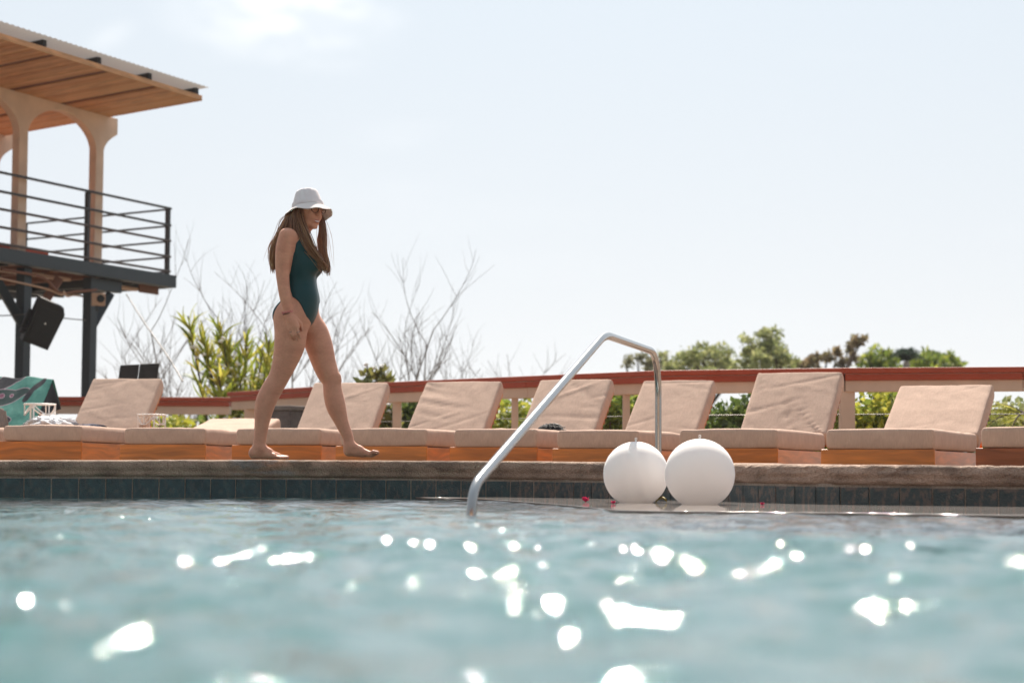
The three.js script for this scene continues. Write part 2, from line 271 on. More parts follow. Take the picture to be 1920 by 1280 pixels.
{ // coping: cast concrete with a rounded nose, rough and patched
  const S = arc, N = 1500, prof = [];                    // profile: distance out over the pool, height share
  const R = 0.03, out = 0.022, col = [];
  prof.push([-0.36, 1, 0], [-0.2, 1, 0], [-0.1, 1, 0], [-0.05, 1, 0], [-0.02, 1, 0]);
  for (let i = 0; i <= 6; i++) { const a = i / 6 * Math.PI / 2; prof.push([out - R + R * Math.sin(a), 1, -R + R * Math.cos(a)]); }
  for (let i = 1; i <= 5; i++) prof.push([out + 0.004 * Math.sin(i), 'm', i / 6]);
  for (let i = 0; i <= 4; i++) { const a = i / 4 * Math.PI / 2; prof.push([out - 0.02 + 0.02 * Math.cos(a), 0, 0.02 - 0.02 * Math.sin(a)]); }
  prof.push([-0.03, 0, 0]);
  const g = grid(prof.length - 1, N, (u, v) => {
    const e = edgeAt(v * S * 0.99999), s = v * S, [o, w, dy] = prof[Math.round(u * (prof.length - 1))];
    let y = w === 1 ? e.top + dy : w === 0 ? e.low + dy : lerp(e.top - R, e.low + 0.02, dy);
    const px = 960 + F * e.x / -e.z, rough = 0.4 + 0.9 * sstep(800, 1500, px);
    const n = (fbm(s * 14, y * 60 + 3, 4) - 0.5) * 0.012 * rough + (fbm(s * 1.7, 2.2, 3) - 0.5) * 0.012, chip = sstep(0.66, 0.75, fbm(s * 9 + 5, y * 24, 3)) * 0.006 * rough;
    const oo = o > -0.04 ? o + n - chip : o, yy = w === 1 ? y + (fbm(s * 22, 7.7, 3) - 0.5) * 0.008 * rough + (fbm(s * 1.1, 4, 2) - 0.5) * 0.004 : y;
    const pale = sstep(0.50, 0.62, fbm(s * 7 + 1, y * 26, 4)) * sstep(425, 445, px) * sstep(565, 540, px) * sstep(e.low, e.low + 0.03, y);
    const tone = fbm(s * 2.3 + 9, y * 8, 4), warm = sstep(700, 1300, px), c = [lerp(0.66, 0.74, warm), lerp(0.50, 0.545, warm), lerp(0.385, 0.43, warm)].map((x) => x * (0.75 + 0.5 * tone));
    const stain = sstep(0.58, 0.7, fbm(s * 5 + 31, y * 10, 4)) * 0.35;
    col.push(...c.map((x, i) => lerp(x * (1 - stain), [0.50, 0.48, 0.45][i], pale)));
    return V(e.x + e.nx * oo, yy, e.z + e.nz * oo);
  }, (u, v) => { const k = u * (prof.length - 1); return [v * S, k < 5 ? k * 0.08 : 0.4 + k * 0.012]; });
  g.setAttribute('color', new THREE.Float32BufferAttribute(col, 3)); g.index.array.reverse(); g.computeVertexNormals();
  struct('pool_coping', g, M.coping);
}
{ // shallow wet ledge in front of the wall
  const near = [[760, 12.35], [800, 12.0], [870, 11.9], [970, 10.6], [1080, 9.2], [1160, 8.2], [1380, 7.95], [1600, 7.8], [1920, 7.5], [2400, 7.25], [2900, 7.1]], pts = [];
  for (let px = 780; px <= 2900; px += 12) { const Z = interp(near, px), p = at(px, 900, Z); pts.push([p.x + 0, Z + 0.05 * (fbm(px * 0.012, 1.5, 3) - 0.5)]); }
  const n = pts.length - 1, prof = []; for (let i = 0; i <= 12; i++) prof.push([i / 12, 0]); for (let i = 1; i <= 5; i++) { const a = i / 5 * Math.PI / 2; prof.push([1, -0.008 + 0.008 * Math.cos(a), 0.008 * Math.sin(a)]); } prof.push([1, -0.3, 0.008], [1, -1.4, 0.008]);
  const g = grid(prof.length - 1, n, (u, v) => {
    const [x, z] = pts[Math.round(v * n)], [t, dy, o = 0] = prof[Math.round(u * (prof.length - 1))], zb = -wallZ(x) + 0.01;
    return V(x - o * 0.2, 0.0135 + dy + (dy === 0 ? (fbm(x * 2.1, t * 4, 3) - 0.5) * 0.006 - 0.003 * t : -0.003), -(lerp(zb, z, t) - o));
  }, (u, v) => { const k = Math.round(u * (prof.length - 1)); return [v * 6, k * 0.15]; });
  struct('pool_ledge', g, M.ledge);
}
{ // water
  const r = rng(77), waves = [];
  for (let i = 0; i < 90; i++) {
    const L = 0.085 * Math.pow(11, Math.pow(r(), 1.1)), a = (r() - 0.5) * 1.9 + (r() < 0.3 ? Math.PI / 2 : 0), k = 2 * Math.PI / L;
    waves.push({ kx: k * Math.sin(a), kz: k * Math.cos(a), amp: 0.0198 * (0.65 + 0.7 * r()) / k * (L > 0.3 && L < 0.8 ? 1.3 : 1), ph: r() * 6.28 });
  }
  const xs = [], zs = [];
  for (let x = -6.6; x < -4; x += 0.13) xs.push(x); for (let x = -4; x < 4; x += 0.024) xs.push(x); for (let x = 4; x <= 6.7; x += 0.13) xs.push(x);
  for (let z = 4.1; z > -1; z -= 0.1) zs.push(z); for (let z = -1; z > -12.45; z -= 0.022) zs.push(z);
  const nx = xs.length, pos = new Float32Array(nx * zs.length * 3), nor = new Float32Array(pos.length), uv = new Float32Array(nx * zs.length * 2), idx = [];
  zs.forEach((z, j) => xs.forEach((x, i) => {
    let h = 0, dx = 0, dz = 0; const m = 0.45 + 1.2 * fbm(x * 0.8 + 20, z * 0.55 + 9, 3), far = (1.12 - 0.72 * sstep(3.5, 8.5, -z)) * (1 - 0.4 * sstep(6.0, 7.6, -z) * sstep(-0.9, 0.1, x));
    for (const w of waves) { const p = w.kx * x + w.kz * z + w.ph + 0.5 * Math.sin(0.9 * x + w.ph), s = Math.sin(p), c = Math.cos(p) * w.amp; h += w.amp * (s + 0.22 * Math.cos(2 * p)); dx += c * w.kx - 0.44 * w.amp * Math.sin(2 * p) * w.kx; dz += c * w.kz - 0.44 * w.amp * Math.sin(2 * p) * w.kz; }
    const k = m * far, o = (j * nx + i) * 3, n = 1 / Math.hypot(dx * k, 1, dz * k);
    pos[o] = x; pos[o + 1] = h * k; pos[o + 2] = z; nor[o] = -dx * k * n; nor[o + 1] = n; nor[o + 2] = -dz * k * n; uv[(j * nx + i) * 2] = x; uv[(j * nx + i) * 2 + 1] = z;
  }));
  for (let j = 0; j < zs.length - 1; j++) for (let i = 0; i < nx - 1; i++) if (zs[j] > wallZ(xs[i]) - 0.06) { const a = j * nx + i, b = a + nx; idx.push(a, a + 1, b, a + 1, b + 1, b); }
  const g = new THREE.BufferGeometry(); g.setAttribute('position', new THREE.BufferAttribute(pos, 3)); g.setAttribute('normal', new THREE.BufferAttribute(nor, 3)); g.setAttribute('uv', new THREE.BufferAttribute(uv, 2)); g.setIndex(idx);
  struct('pool_water', g, std(rgb(1, 1, 1), 0.035, { transmission: 1, thickness: 1.3, ior: 1.333, attenuationColor: rgb(0.70, 0.89, 0.90), attenuationDistance: 3, normalMap: rippleNormal }));
}
// ------------------------------------------------------------------ sun loungers
function cushion(w, h, d, seed, wr = 0.006, r = 0.022) {  // a stuffed cushion: soft edges, bulging sides, creased cover
  const g0 = new THREE.BoxGeometry(2, 2, 2, 26, 8, 46); g0.deleteAttribute('uv'); g0.deleteAttribute('normal');
  const g = mergeVertices(g0, 1e-4), p = g.attributes.position, H = [w / 2, h / 2, d / 2], rand = rng(seed), ridges = [];
  for (let i = 0; i < 9; i++) ridges.push([(rand() - 0.5) * w, (rand() - 0.5) * d, (rand() - 0.5) * 1.2 + (rand() < 0.3 ? 1.2 : 0), 0.10 + 0.25 * rand(), (rand() < 0.65 ? -1 : 1) * wr * (0.35 + 0.6 * rand()), 0.008 + 0.012 * rand()]);
  for (let i = 0; i < p.count; i++) {
    const q = [p.getX(i), p.getY(i), p.getZ(i)].map((t, k) => Math.sin(t * Math.PI / 2) * H[k]), c = q.map((v, k) => clamp(v, -H[k] + r, H[k] - r)), dd = q.map((v, k) => v - c[k]), l = Math.hypot(...dd) || 1;
    let [x, y, z] = c.map((v, k) => v + dd[k] / l * Math.min(l, r * 1.0) * (l > r ? 1 : 1)); if (l <= r) { x = q[0]; y = q[1]; z = q[2]; const m = Math.max(...dd.map(Math.abs)); if (m > 0) { x = c[0] + dd[0] / l * m; y = c[1] + dd[1] / l * m; z = c[2] + dd[2] / l * m; } }
    const ex = 1 - (x / H[0]) ** 2, ez = 1 - (z / H[2]) ** 2, sy = y / H[1];
    y += Math.sign(sy) * Math.abs(sy) * (0.008 * ex * Math.sqrt(Math.max(0, ez)) + 0.011 * (fbm(x * 4 + seed, z * 3 + seed * 1.7, 3) - 0.5));
    if (sy > 0.7) for (const [rx, rz, a, L, hgt, wd] of ridges) { const u = (x - rx) * Math.cos(a) + (z - rz) * Math.sin(a), v = -(x - rx) * Math.sin(a) + (z - rz) * Math.cos(a) + 0.15 * u * u; y += hgt * Math.exp(-((v / wd) ** 2) - (u / L) ** 2); }
    if (Math.abs(sy) < 0.95) { x += Math.sign(x) * (Math.abs(x) > H[0] * 0.8 ? 0.006 * (1 - sy * sy) + 0.005 * (fbm(z * 5 + seed, y * 9, 2) - 0.5) : 0); z += (Math.abs(z) > H[2] * 0.9 ? Math.sign(z) * (0.006 * (1 - sy * sy) + 0.006 * (fbm(x * 5 + seed, y * 9, 2) - 0.5)) : 0); }
    p.setXYZ(i, x, y, z);
  }
  g.computeVertexNormals(); return uvBox(g, 1, seed * 0.31, seed * 0.17);
}
const SEAT = 1.5, THICK = 0.13;
function lounger(o) {
  const a = o.turn * Math.PI / 180, c = Math.cos(a), s = Math.sin(a), L = at(o.xl, o.y, o.Z), q = at(o.xr, o.y, 1).x, w = (q * o.Z - L.x) / (c + q * s), b = (o.lift ?? 40) * Math.PI / 180, lb = o.back ?? 0.72;
  const t = thing('sun_lounger', o.label, 'sun lounger', [L.x + w / 2 * c, DECK, -o.Z + w / 2 * s], -a, 'sun loungers in a row along the pool');
  const top = L.y - DECK, h = top - THICK, seat = SEAT - 0.135 * Math.sin(b), sd = o.seed;
  const wa = o.wood ?? [M.teakA, M.teakB][sd % 2], wb = o.wood ?? [M.teakB, M.teakA][sd % 2];
  part('front_board', bx(w + 0.045, h, 0.028, -0.016, h / 2, -0.014), wa, t);
  part('side_board', bx(0.028, h - 0.006, SEAT + 0.7, w / 2 - 0.02, h / 2 - 0.003, -(SEAT + 0.7) / 2 - 0.03), wb, t);
  part('side_board', bx(0.028, h - 0.006, SEAT + 0.7, -w / 2 - 0.02, h / 2 - 0.003, -(SEAT + 0.7) / 2 - 0.03), wb, t);
  part('back_board', bx(w + 0.04, h, 0.028, -0.016, h / 2, -SEAT - 0.745), wa, t);
  part('bed_base', bx(w - 0.04, 0.018, SEAT + 0.66, -0.01, h - 0.025, -SEAT / 2 - 0.39), wb, t);
  const m = part('mattress', cushion(w, THICK, seat, sd * 3 + 1, 0.004), M.fabric, t); m.position.set(0, h + THICK / 2, -seat / 2 - 0.004); m.rotation.z = (o.tilt ?? 0) * Math.PI / 180;
  const br = new THREE.Group(); br.name = 'backrest'; br.position.set(0, top + 0.004, -SEAT); br.rotation.x = b; t.add(br);
  const bc = part('back_cushion', cushion(w * 0.985, THICK * 0.95, lb, sd * 3 + 2, o.crease ?? 0.005), M.fabric, br); bc.position.set(0, -THICK / 2, -lb / 2 + 0.004);
  part('back_frame', bx(w - 0.03, 0.022, lb - 0.03, 0, -THICK - 0.012, -lb / 2 - 0.005), wb, br);
  const notch = []; for (let i = 0; i < 6; i++) notch.push(bx(0.022, 0.03, 0.035, w / 2 - 0.03, -THICK - 0.037, -0.2 - i * 0.075)); part('notch_rail', merge(notch), M.teakDark, br);
  const up = V(0, top - THICK * Math.cos(b) + Math.sin(b) * 0.45, -SEAT - Math.cos(b) * 0.45 - THICK * Math.sin(b)), dn = V(0, h - 0.02, -SEAT - 0.66);
  if (b > 0.2) for (const x of [-w / 2 + 0.1, w / 2 - 0.1]) part('prop', beam(V(x, up.y, up.z), V(x, dn.y, dn.z), 0.03, 0.02), wb, t);
  return Object.assign(t, { W: w, TOP: top, LB: lb, BETA: b, ANGLE: a });
}
const LG = [
  lounger({ xl: -215, xr: -68, y: 797, Z: 16.5, turn: 6, lift: 41, seed: 1, label: 'beige lounger at the far left with a teal patterned towel over its raised back' }),
  lounger({ xl: 6, xr: 152, y: 797, Z: 16.2, turn: 8, lift: 41, seed: 2, back: 0.74, label: 'beige lounger with a crumpled white towel on it, right of the teal towel' }),
  lounger({ xl: 233, xr: 384, y: 802, Z: 15.9, turn: 9, lift: 11, seed: 3, label: 'beige lounger with its back lowered almost flat, left of the walking woman' }),
  lounger({ xl: 443, xr: 601, y: 802.5, Z: 15.4, turn: 11, lift: 39, seed: 4, label: 'beige lounger whose raised back shows between and behind the legs of the woman' }),
  lounger({ xl: 638, xr: 799, y: 803.5, Z: 14.9, turn: 15.5, lift: 39, seed: 5, crease: 0.009, label: 'beige lounger with creased raised back, just right of the lifted foot of the woman' }),
  lounger({ xl: 852, xr: 1006, y: 804.7, Z: 14.6, turn: 18.5, lift: 40, seed: 6, crease: 0.007, label: 'beige lounger crossed by the sloping handrail, with a black bag on its seat' }),
  lounger({ xl: 1045, xr: 1196, y: 806.5, Z: 14.2, turn: 21, lift: 39, seed: 7, crease: 0.004, label: 'beige lounger behind the upright end of the handrail and the left white globe' }),
  lounger({ xl: 1275, xr: 1457, y: 804.5, Z: 13.6, turn: 21.8, lift: 41.5, seed: 8, crease: 0.009, back: 0.74, label: 'beige lounger with the tallest raised back, just right of the right white globe' }),
  lounger({ xl: 1550, xr: 1751, y: 804.5, Z: 12.9, turn: 23.8, lift: 31.5, seed: 9, crease: 0.003, label: 'beige lounger with smooth low-raised back, second from the right end of the row' }),
  lounger({ xl: 1841, xr: 2062, y: 800, Z: 12.2, turn: 26, lift: 33, seed: 10, wood: M.teakDark, label: 'beige lounger on a dark wooden base, cut off by the right edge of the photo' }),
];
const onLounger = (t, x, y, z) => V(x, y, z).applyEuler(t.rotation).add(t.position);   // x across, y above the deck, z from the foot end (negative)

// ------------------------------------------------------------------ things lying on and between the loungers
{ // patterned beach towel over the leftmost backrest
  const l = LG[0], W = l.W, c = document.createElement('canvas'); c.width = 512; c.height = 512; const x = c.getContext('2d');
  x.fillStyle = '#4f9c8c'; x.fillRect(0, 0, 512, 512);
  const rr = rng(8); for (let i = 0; i < 900; i++) { x.fillStyle = `rgba(${rr() < 0.5 ? '30,110,100' : '120,190,170'},0.12)`; x.beginPath(); x.arc(rr() * 512, rr() * 512, 4 + rr() * 14, 0, 7); x.fill(); }
  const blob = (pts, fill, line = '#c9aab4', lw = 5) => { x.beginPath(); x.moveTo(...pts[0]); for (let i = 1; i < pts.length; i += 2) x.quadraticCurveTo(...pts[i], ...(pts[i + 1] ?? pts[0])); x.closePath(); x.fillStyle = fill; x.fill(); x.strokeStyle = line; x.lineWidth = lw; x.stroke(); };
  blob([[120, 250], [190, 120], [330, 60], [400, 20], [420, 70], [380, 150], [280, 190], [230, 250], [160, 300]], '#141a2c');
  blob([[330, 120], [350, 40], [420, 10], [470, 30], [450, 90], [400, 150]], '#4b2668');
  blob([[90, 330], [200, 230], [300, 250], [400, 230], [410, 270], [330, 340], [230, 380], [140, 390]], '#173f3f');
  blob([[380, 330], [400, 230], [470, 150], [480, 200], [430, 260], [410, 380]], '#141a2c', '#23343c');
  blob([[30, 180], [60, 90], [150, 60], [180, 90], [100, 130], [60, 220]], '#141a2c'); blob([[40, 420], [150, 400], [300, 430], [420, 470], [300, 500], [60, 500]], '#141a2c');
  for (const [a, b, r2] of [[230, 300, 17], [290, 290, 12], [180, 325, 10], [260, 130, 14], [320, 90, 8]]) { x.beginPath(); x.arc(a, b, r2, 0, 7); x.fillStyle = '#8b4d68'; x.fill(); x.lineWidth = 4; x.strokeStyle = '#c9aab4'; x.stroke(); }
  const map = new THREE.CanvasTexture(c); map.colorSpace = THREE.SRGBColorSpace;
  const t = thing('beach_towel', 'teal beach towel with dark swirls draped over a lounger back', 'towel', l.position, -l.ANGLE);
  const sheet = (lift) => grid(40, 60, (u, v) => {
    const along = lerp(0.02, l.LB + 0.35, v), over = clamp(along - l.LB - 0.02, 0, 1), zz = -Math.min(along, l.LB + 0.02), fold = 0.012 * Math.sin(u * 17 + v * 3) * (0.3 + v) + 0.012 * (fbm(u * 6, v * 6, 3) - 0.5);
    const side = Math.max(0, u - 0.9) * 10, xx = lerp(-W / 2 - 0.02, W / 2 + 0.035, u), yy = 0.018 + fold + lift - over * 1.0 - side * 0.03;
    const p = V(xx, yy, zz - Math.min(over, 0.02)).applyAxisAngle(V(1, 0, 0), l.BETA); return p.add(V(0, l.TOP, -SEAT));
  });
  const a = sheet(0), b = sheet(-0.005); part('cloth', merge([a, b]), std(rgb(0.58, 0.60, 0.62), 0.95, { map, bumpMap: fabricBump, bumpScale: 0.003, side: THREE.DoubleSide }), t);
  // the corner that hangs down beside the back, nearly black in the print
  part('hanging_corner', grid(12, 20, (u, v) => V(W / 2 + 0.045 + 0.03 * Math.sin(u * 7 + v * 2) * v, 0.0 - v * 0.30, -l.LB * lerp(0.95, 0.35 + 0.45 * v, 1 - u)).applyAxisAngle(V(1, 0, 0), l.BETA).add(V(0, l.TOP, -SEAT))), std(rgb(0.012, 0.02, 0.03), 0.95, { side: THREE.DoubleSide, bumpMap: fabricBump, bumpScale: 0.003 }), t);
}
function heap(name, label, cat, p, rx, ry, rz, seed, mat, crump = 0.5, turn = 0) { // a crumpled cloth or soft bag
  const g = grid(60, 24, (u, v) => { const a = u * 2 * Math.PI, e = v * Math.PI / 2 * 1.02, k = 1 + crump * (0.5 - Math.abs(fbm(Math.cos(a) * 2.2 + seed, Math.sin(a) * 2.2 + v * 3, 4) - 0.5) * 3.2) + 0.3 * (fbm(Math.cos(a) * 1.1 + seed * 2, Math.sin(a) * 1.1, 2) - 0.5); return V(Math.cos(a) * Math.cos(e) * rx * k, Math.max(0.001, Math.sin(e) * ry * (0.75 + 0.7 * (fbm(Math.cos(a) * Math.cos(e) * 2.5 + seed, Math.sin(a) * Math.cos(e) * 2.5, 4)))), -Math.sin(a) * Math.cos(e) * rz * k); });
  const m = shade(new THREE.Mesh(g, mat)); m.name = numbered(name); m.position.copy(p); m.rotation.y = turn; scene.add(m); return tag(m, label, cat);
}
{
  const p = at(95, 797, 16.9); p.y = LG[1].position.y + LG[1].TOP + 0.002;
  heap('towel', 'crumpled white towel heaped on the lounger below the teal beach towel', 'towel', p, 0.19, 0.085, 0.2, 4, M.whiteCloth, 0.7);
  const n = at(168, 797, 16.9); n.y = p.y; heap('cloth', 'dark navy cloth lying flat to the right of the crumpled white towel', 'cloth', n, 0.11, 0.026, 0.1, 9, M.navy, 0.5);
  const g = at(2, 800, 16.75); g.y = p.y - 0.01; heap('soft_bag', 'small grey brown bag standing at the left edge of the photo', 'bag', g, 0.05, 0.13, 0.05, 12, std(rgb(0.26, 0.21, 0.18), 0.8), 0.3);
  // black shaggy bag
  const q = at(1033, 804, 15.55); q.y = LG[5].position.y + LG[5].TOP + 0.006;
  const bag = thing('shaggy_bag', 'small black shaggy bag on the seat below the sloping handrail', 'bag', q, -LG[5].ANGLE), r = rng(44), tufts = [];
  part('body', grid(40, 16, (u, v) => { const a = u * 6.2832, e = v * 1.58, k = 0.85 + 0.3 * fbm(Math.cos(a) * 2 + 5, Math.sin(a) * 2, 3); return V(Math.cos(a) * Math.cos(e) * 0.11 * k, Math.sin(e) * 0.062, -Math.sin(a) * Math.cos(e) * 0.08 * k); }), M.blackSoft, bag);
  for (let i = 0; i < 150; i++) { const a = r() * 6.28, e = Math.acos(r()), d = V(Math.cos(a) * Math.cos(e) * 0.1, Math.sin(e) * 0.058, Math.sin(a) * Math.cos(e) * 0.075), f = d.clone().add(V((r() - 0.3) * 0.05, 0.008 * r(), (r() - 0.3) * 0.04)), f2 = f.clone().add(V((r() - 0.3) * 0.05, -0.03 * r(), 0.02 * r())); f2.y = Math.max(0.004, f2.y); tufts.push(tube([d.multiplyScalar(0.92), f, f2], [0.004, 0.0035, 0.001], 4, false)); }
  part('fringe', merge(tufts), M.black, bag);
}
function sideTable(px, pyTop, Z, r, label, n) {           // small white metal table: ring top, legs, hanging arches
  const p = at(px, pyTop, Z), t = thing('side_table', label, 'side table', [p.x, DECK, p.z], 0.35, 'small white side tables between loungers'), H = p.y - DECK;
  const disc = new THREE.LatheGeometry([[0, H - 0.012], [r - 0.004, H - 0.012], [r, H - 0.008], [r, H - 0.003], [r - 0.004, H], [0, H]].map((q) => new THREE.Vector2(...q)), 40); part('table_top', disc, M.white, t);
  for (let i = 0; i < n; i++) {
    const a = i / n * 2 * Math.PI, b = (i + 1) / n * 2 * Math.PI;
    part('leg', beam(V(Math.cos(a) * r * 0.93, 0, Math.sin(a) * r * 0.93), V(Math.cos(a) * r * 0.93, H - 0.012, Math.sin(a) * r * 0.93), 0.014, 0.014, 0.003, V(1, 0, 0)), M.white, t);
    const pts = []; for (let k = 0; k <= 12; k++) { const th = lerp(a, b, k / 12); pts.push(V(Math.cos(th) * r * 0.93, H - 0.014 - Math.sin(k / 12 * Math.PI) * r * 0.62, Math.sin(th) * r * 0.93)); }
    part('arch', tube(pts, 0.006, 6), M.white, t);
    const m = (a + b) / 2; part('strut', tube([V(Math.cos(m) * r * 0.93, H - 0.014, Math.sin(m) * r * 0.93), V(Math.cos(m) * r * 0.93, H - 0.014 - r * 0.62, Math.sin(m) * r * 0.93)], 0.005, 6), M.white, t);
  }
  part('foot_ring', new THREE.TorusGeometry(r * 0.93, 0.007, 8, 40).rotateX(Math.PI / 2).translate(0, 0.05, 0), M.white, t);
}
sideTable(74, 756.5, 17.1, 0.138, 'small white metal table in front of the teal towel', 3);
sideTable(284, 776.5, 17.6, 0.128, 'small white metal table beside the lounger that carries the crumpled white towel', 4);

// ------------------------------------------------------------------ handrail
{
  const A = V(-0.15, 0, -7.5), B = V(0.833, 0, -11.3), on = (s, h) => A.clone().lerp(B, s).setY(h + EYE);
  const t = thing('pool_handrail', 'bent stainless steel handrail sloping from the water up to the pool edge', 'handrail', B.clone().setY(edgeAt(0).top)), O = t.position.clone();
  const pts = filleted([on(0.0, -1.0), on(0.0, -0.058), on(0.622, 0.692), on(1.0, 0.688), on(1.0, 0.02)], [0.12, 0.14, 0.26], 5).map((p) => p.sub(O));
  const dense = []; for (let i = 0; i < pts.length - 1; i++) { const n = Math.max(1, Math.round(pts[i].distanceTo(pts[i + 1]) / 0.08)); for (let k = 0; k < n; k++) dense.push(pts[i].clone().lerp(pts[i + 1], k / n)); } dense.push(pts[pts.length - 1]);
  part('rail', tube(dense, 0.0192, 28), M.steel, t);
  const foot = on(1, 0).sub(O); foot.y = edge[Math.round((1240 + 900) / 10)].top - O.y;
  part('base_flange', new THREE.CylinderGeometry(0.045, 0.048, 0.012, 32).translate(foot.x, foot.y + 0.008, foot.z), M.steel, t);
}
// ------------------------------------------------------------------ white globes on the ledge
{
  function globe(px, pyTop, pyLow, width, Z, label) {
    const c = at(px, (pyTop + pyLow) / 2, Z), R = width / 2 / F * Z, base = at(px, pyLow, Z).y, t = thing('globe_lamp', label, 'globe lamp', [c.x, base, c.z], 0.4, 'white globes standing on the pool ledge');
    const cy = R * 0.905, pts = [[0, 0.001], [Math.sqrt(R * R - cy * cy) * 0.97, 0.001]]; const a0 = Math.asin(-cy / R);
    for (let i = 0; i <= 60; i++) { const a = lerp(a0 + 0.02, Math.PI / 2, i / 60); pts.push([Math.max(0, Math.cos(a) * R), cy + Math.sin(a) * R]); }
    part('globe', new THREE.LatheGeometry(pts.map((q) => new THREE.Vector2(...q)), 96), M.globe, t);
    part('loop', mergeGeometries([new THREE.CylinderGeometry(0.003, 0.005, 0.010, 12).translate(0, cy + R + 0.004, 0).toNonIndexed(), new THREE.TorusGeometry(0.0055, 0.002, 8, 18).translate(0, cy + R + 0.013, 0).toNonIndexed()]), M.white, t);
    return t;
  }
  globe(1192.5, 819, 944.5, 122, 10.05, 'white globe on the pool ledge in front of the handrail post');
  globe(1312.5, 824, 948, 131, 9.62, 'larger looking white globe on the pool ledge, right of the handrail post');
}
{ // fallen blossoms
  const r = rng(3), list = [[1098, 941, 0.021, 'largest pink blossom, on the wet ledge left of the white globes'], [1150, 944, 0.012, 'small pink blossom beside the left white globe'], [1430, 946.5, 0.011, 'small pink blossom on the ledge right of the white globes']];
  for (const [px, py, s, label] of list) {
    const Z = (EYE - 0.012) * F / (py - (888 + (px - 960) * 0.005)), p = at(px, py, Z); p.y = 0.009;
    const t = thing('blossom', label, 'flower', p, r() * 6, 'pink blossoms fallen on the pool ledge');
    for (let i = 0; i < 6; i++) { const a = i / 6 * 6.28 + r() * 0.4, g = grid(6, 6, (u, v) => { const w = Math.sin(v * Math.PI * 0.86 + 0.15) * (u - 0.5) * s * 1.5, e = v * s * 1.35; return V(w, s * 0.1 + e * (0.55 + 0.35 * (i % 2)) + Math.abs(u - 0.5) * s * 0.4, e * 0.62); }); part('petal', g.rotateY(a), M.pink, t); }
  }
  const q = at(1240, 943, 10.05); q.y = 0.008;
  const lf = shade(new THREE.Mesh(grid(8, 10, (u, v) => V((u - 0.5) * 0.05 * Math.sin(v * Math.PI), 0.02 * Math.sin(v * 3) + 0.012 * Math.abs(u - 0.5) * 2 + 0.004, (v - 0.5) * 0.06).applyAxisAngle(V(0, 1, 0), 1.2)), std(rgb(0.22, 0.17, 0.02), 0.7, { side: THREE.DoubleSide }))); lf.name = 'fallen_leaf'; lf.position.copy(q); scene.add(lf);
  tag(lf, 'yellowed leaf lying on the ledge between the two white globes', 'leaf');
}

// ------------------------------------------------------------------ terrace parapet
{
  const O = V(3, DECK, -17.85), t = thing('terrace_parapet', 'beige parapet with red capping and open bays behind the loungers', 'parapet', O), TOP = 1.112, P = railPath.map(([x, z]) => V(x, 0, -z));
  P[0].y = P[1].y = -0.03; P[2].y = 0.0;
  const lift = (p, h) => V(p.x, p.y + h, p.z).sub(O);
  for (let i = 0; i < P.length - 1; i++) {
    if (i === 1) continue;
    const a = P[i], b = P[i + 1], d = b.clone().sub(a).normalize().multiplyScalar(0.03), a2 = a.clone().sub(d), b2 = b.clone().add(d);
    part('cap_rail', beam(lift(a2, TOP - 0.024), lift(b2, TOP - 0.024), 0.25, 0.048, 0.008), M.redPaint, t);
    part('cap_board', beam(lift(a, TOP - 0.079), lift(b, TOP - 0.079), 0.2, 0.062, 0.006), M.redPaint, t);
    part('wall_beam', beam(lift(a, TOP - 0.16), lift(b, TOP - 0.16), 0.15, 0.1, 0.006), M.parapet, t);
    const n = d.clone().setY(0).normalize(), f = V(-n.z, 0, n.x).multiplyScalar(0.104), beads = [], L = a.distanceTo(b);
    for (let k = 0; k < L / 0.015; k++) beads.push(new THREE.SphereGeometry(0.0042, 5, 4).applyMatrix4(new THREE.Matrix4().makeTranslation(...lift(a.clone().lerp(b, k * 0.015 / L).add(f), TOP - 0.053).toArray())));
    const bm = part('light_string', merge(beads), M.ropeLight, t); bm.userData.kind = 'stuff';
    for (const h of [0.70, 0.47]) part('wire', tube([lift(a, h), lift(b, h)], 0.0045, 6), M.wire, t);
  }
  const onPath = (px) => { for (let i = 2; i < P.length - 1; i++) { const A = P[i], B = P[i + 1], k = (px - 960) / F, t0 = (k * -A.z - A.x) / ((B.x - A.x) - k * -(B.z - A.z)); if (t0 >= 0 && t0 <= 1) return A.clone().lerp(B, t0); } return P[P.length - 1]; };
  for (const [px, w] of [[1589, 0.13], [1175, 0.065], [470, 0.14], [745, 0.09], [966, 0.07], [2010, 0.13]]) { const p = onPath(px); part('post', bx(w, TOP - 0.205, 0.12, 0, (TOP - 0.205) / 2, 0).translate(p.x - O.x, p.y, p.z - O.z).translate(0, -O.y + DECK * 0, 0), M.parapet, t); }
  for (const x of [-4.6, -6.4, -8.2]) part('post', bx(0.14, TOP - 0.2, 0.12, x - O.x, (TOP - 0.26) / 2 - O.y, -24.9 - O.z), M.parapet, t);
}
{ // grey planter seen behind the woman's rear leg
  const p = at(536, 790, 21.5), t = thing('planter', 'grey concrete planter box beside the lounger behind the woman', 'planter', [p.x, DECK, p.z], -0.5);
  part('box', bx(0.34, 0.62, 0.34, 0, 0.31, 0, 0.012), std(rgb(0.22, 0.20, 0.20), 0.9, { map: concreteMap, bumpMap: concreteBump, bumpScale: 0.004 }), t); part('rim', bx(0.38, 0.05, 0.38, 0, 0.645, 0, 0.01), std(rgb(0.26, 0.24, 0.23), 0.9, { map: concreteMap }), t);
}
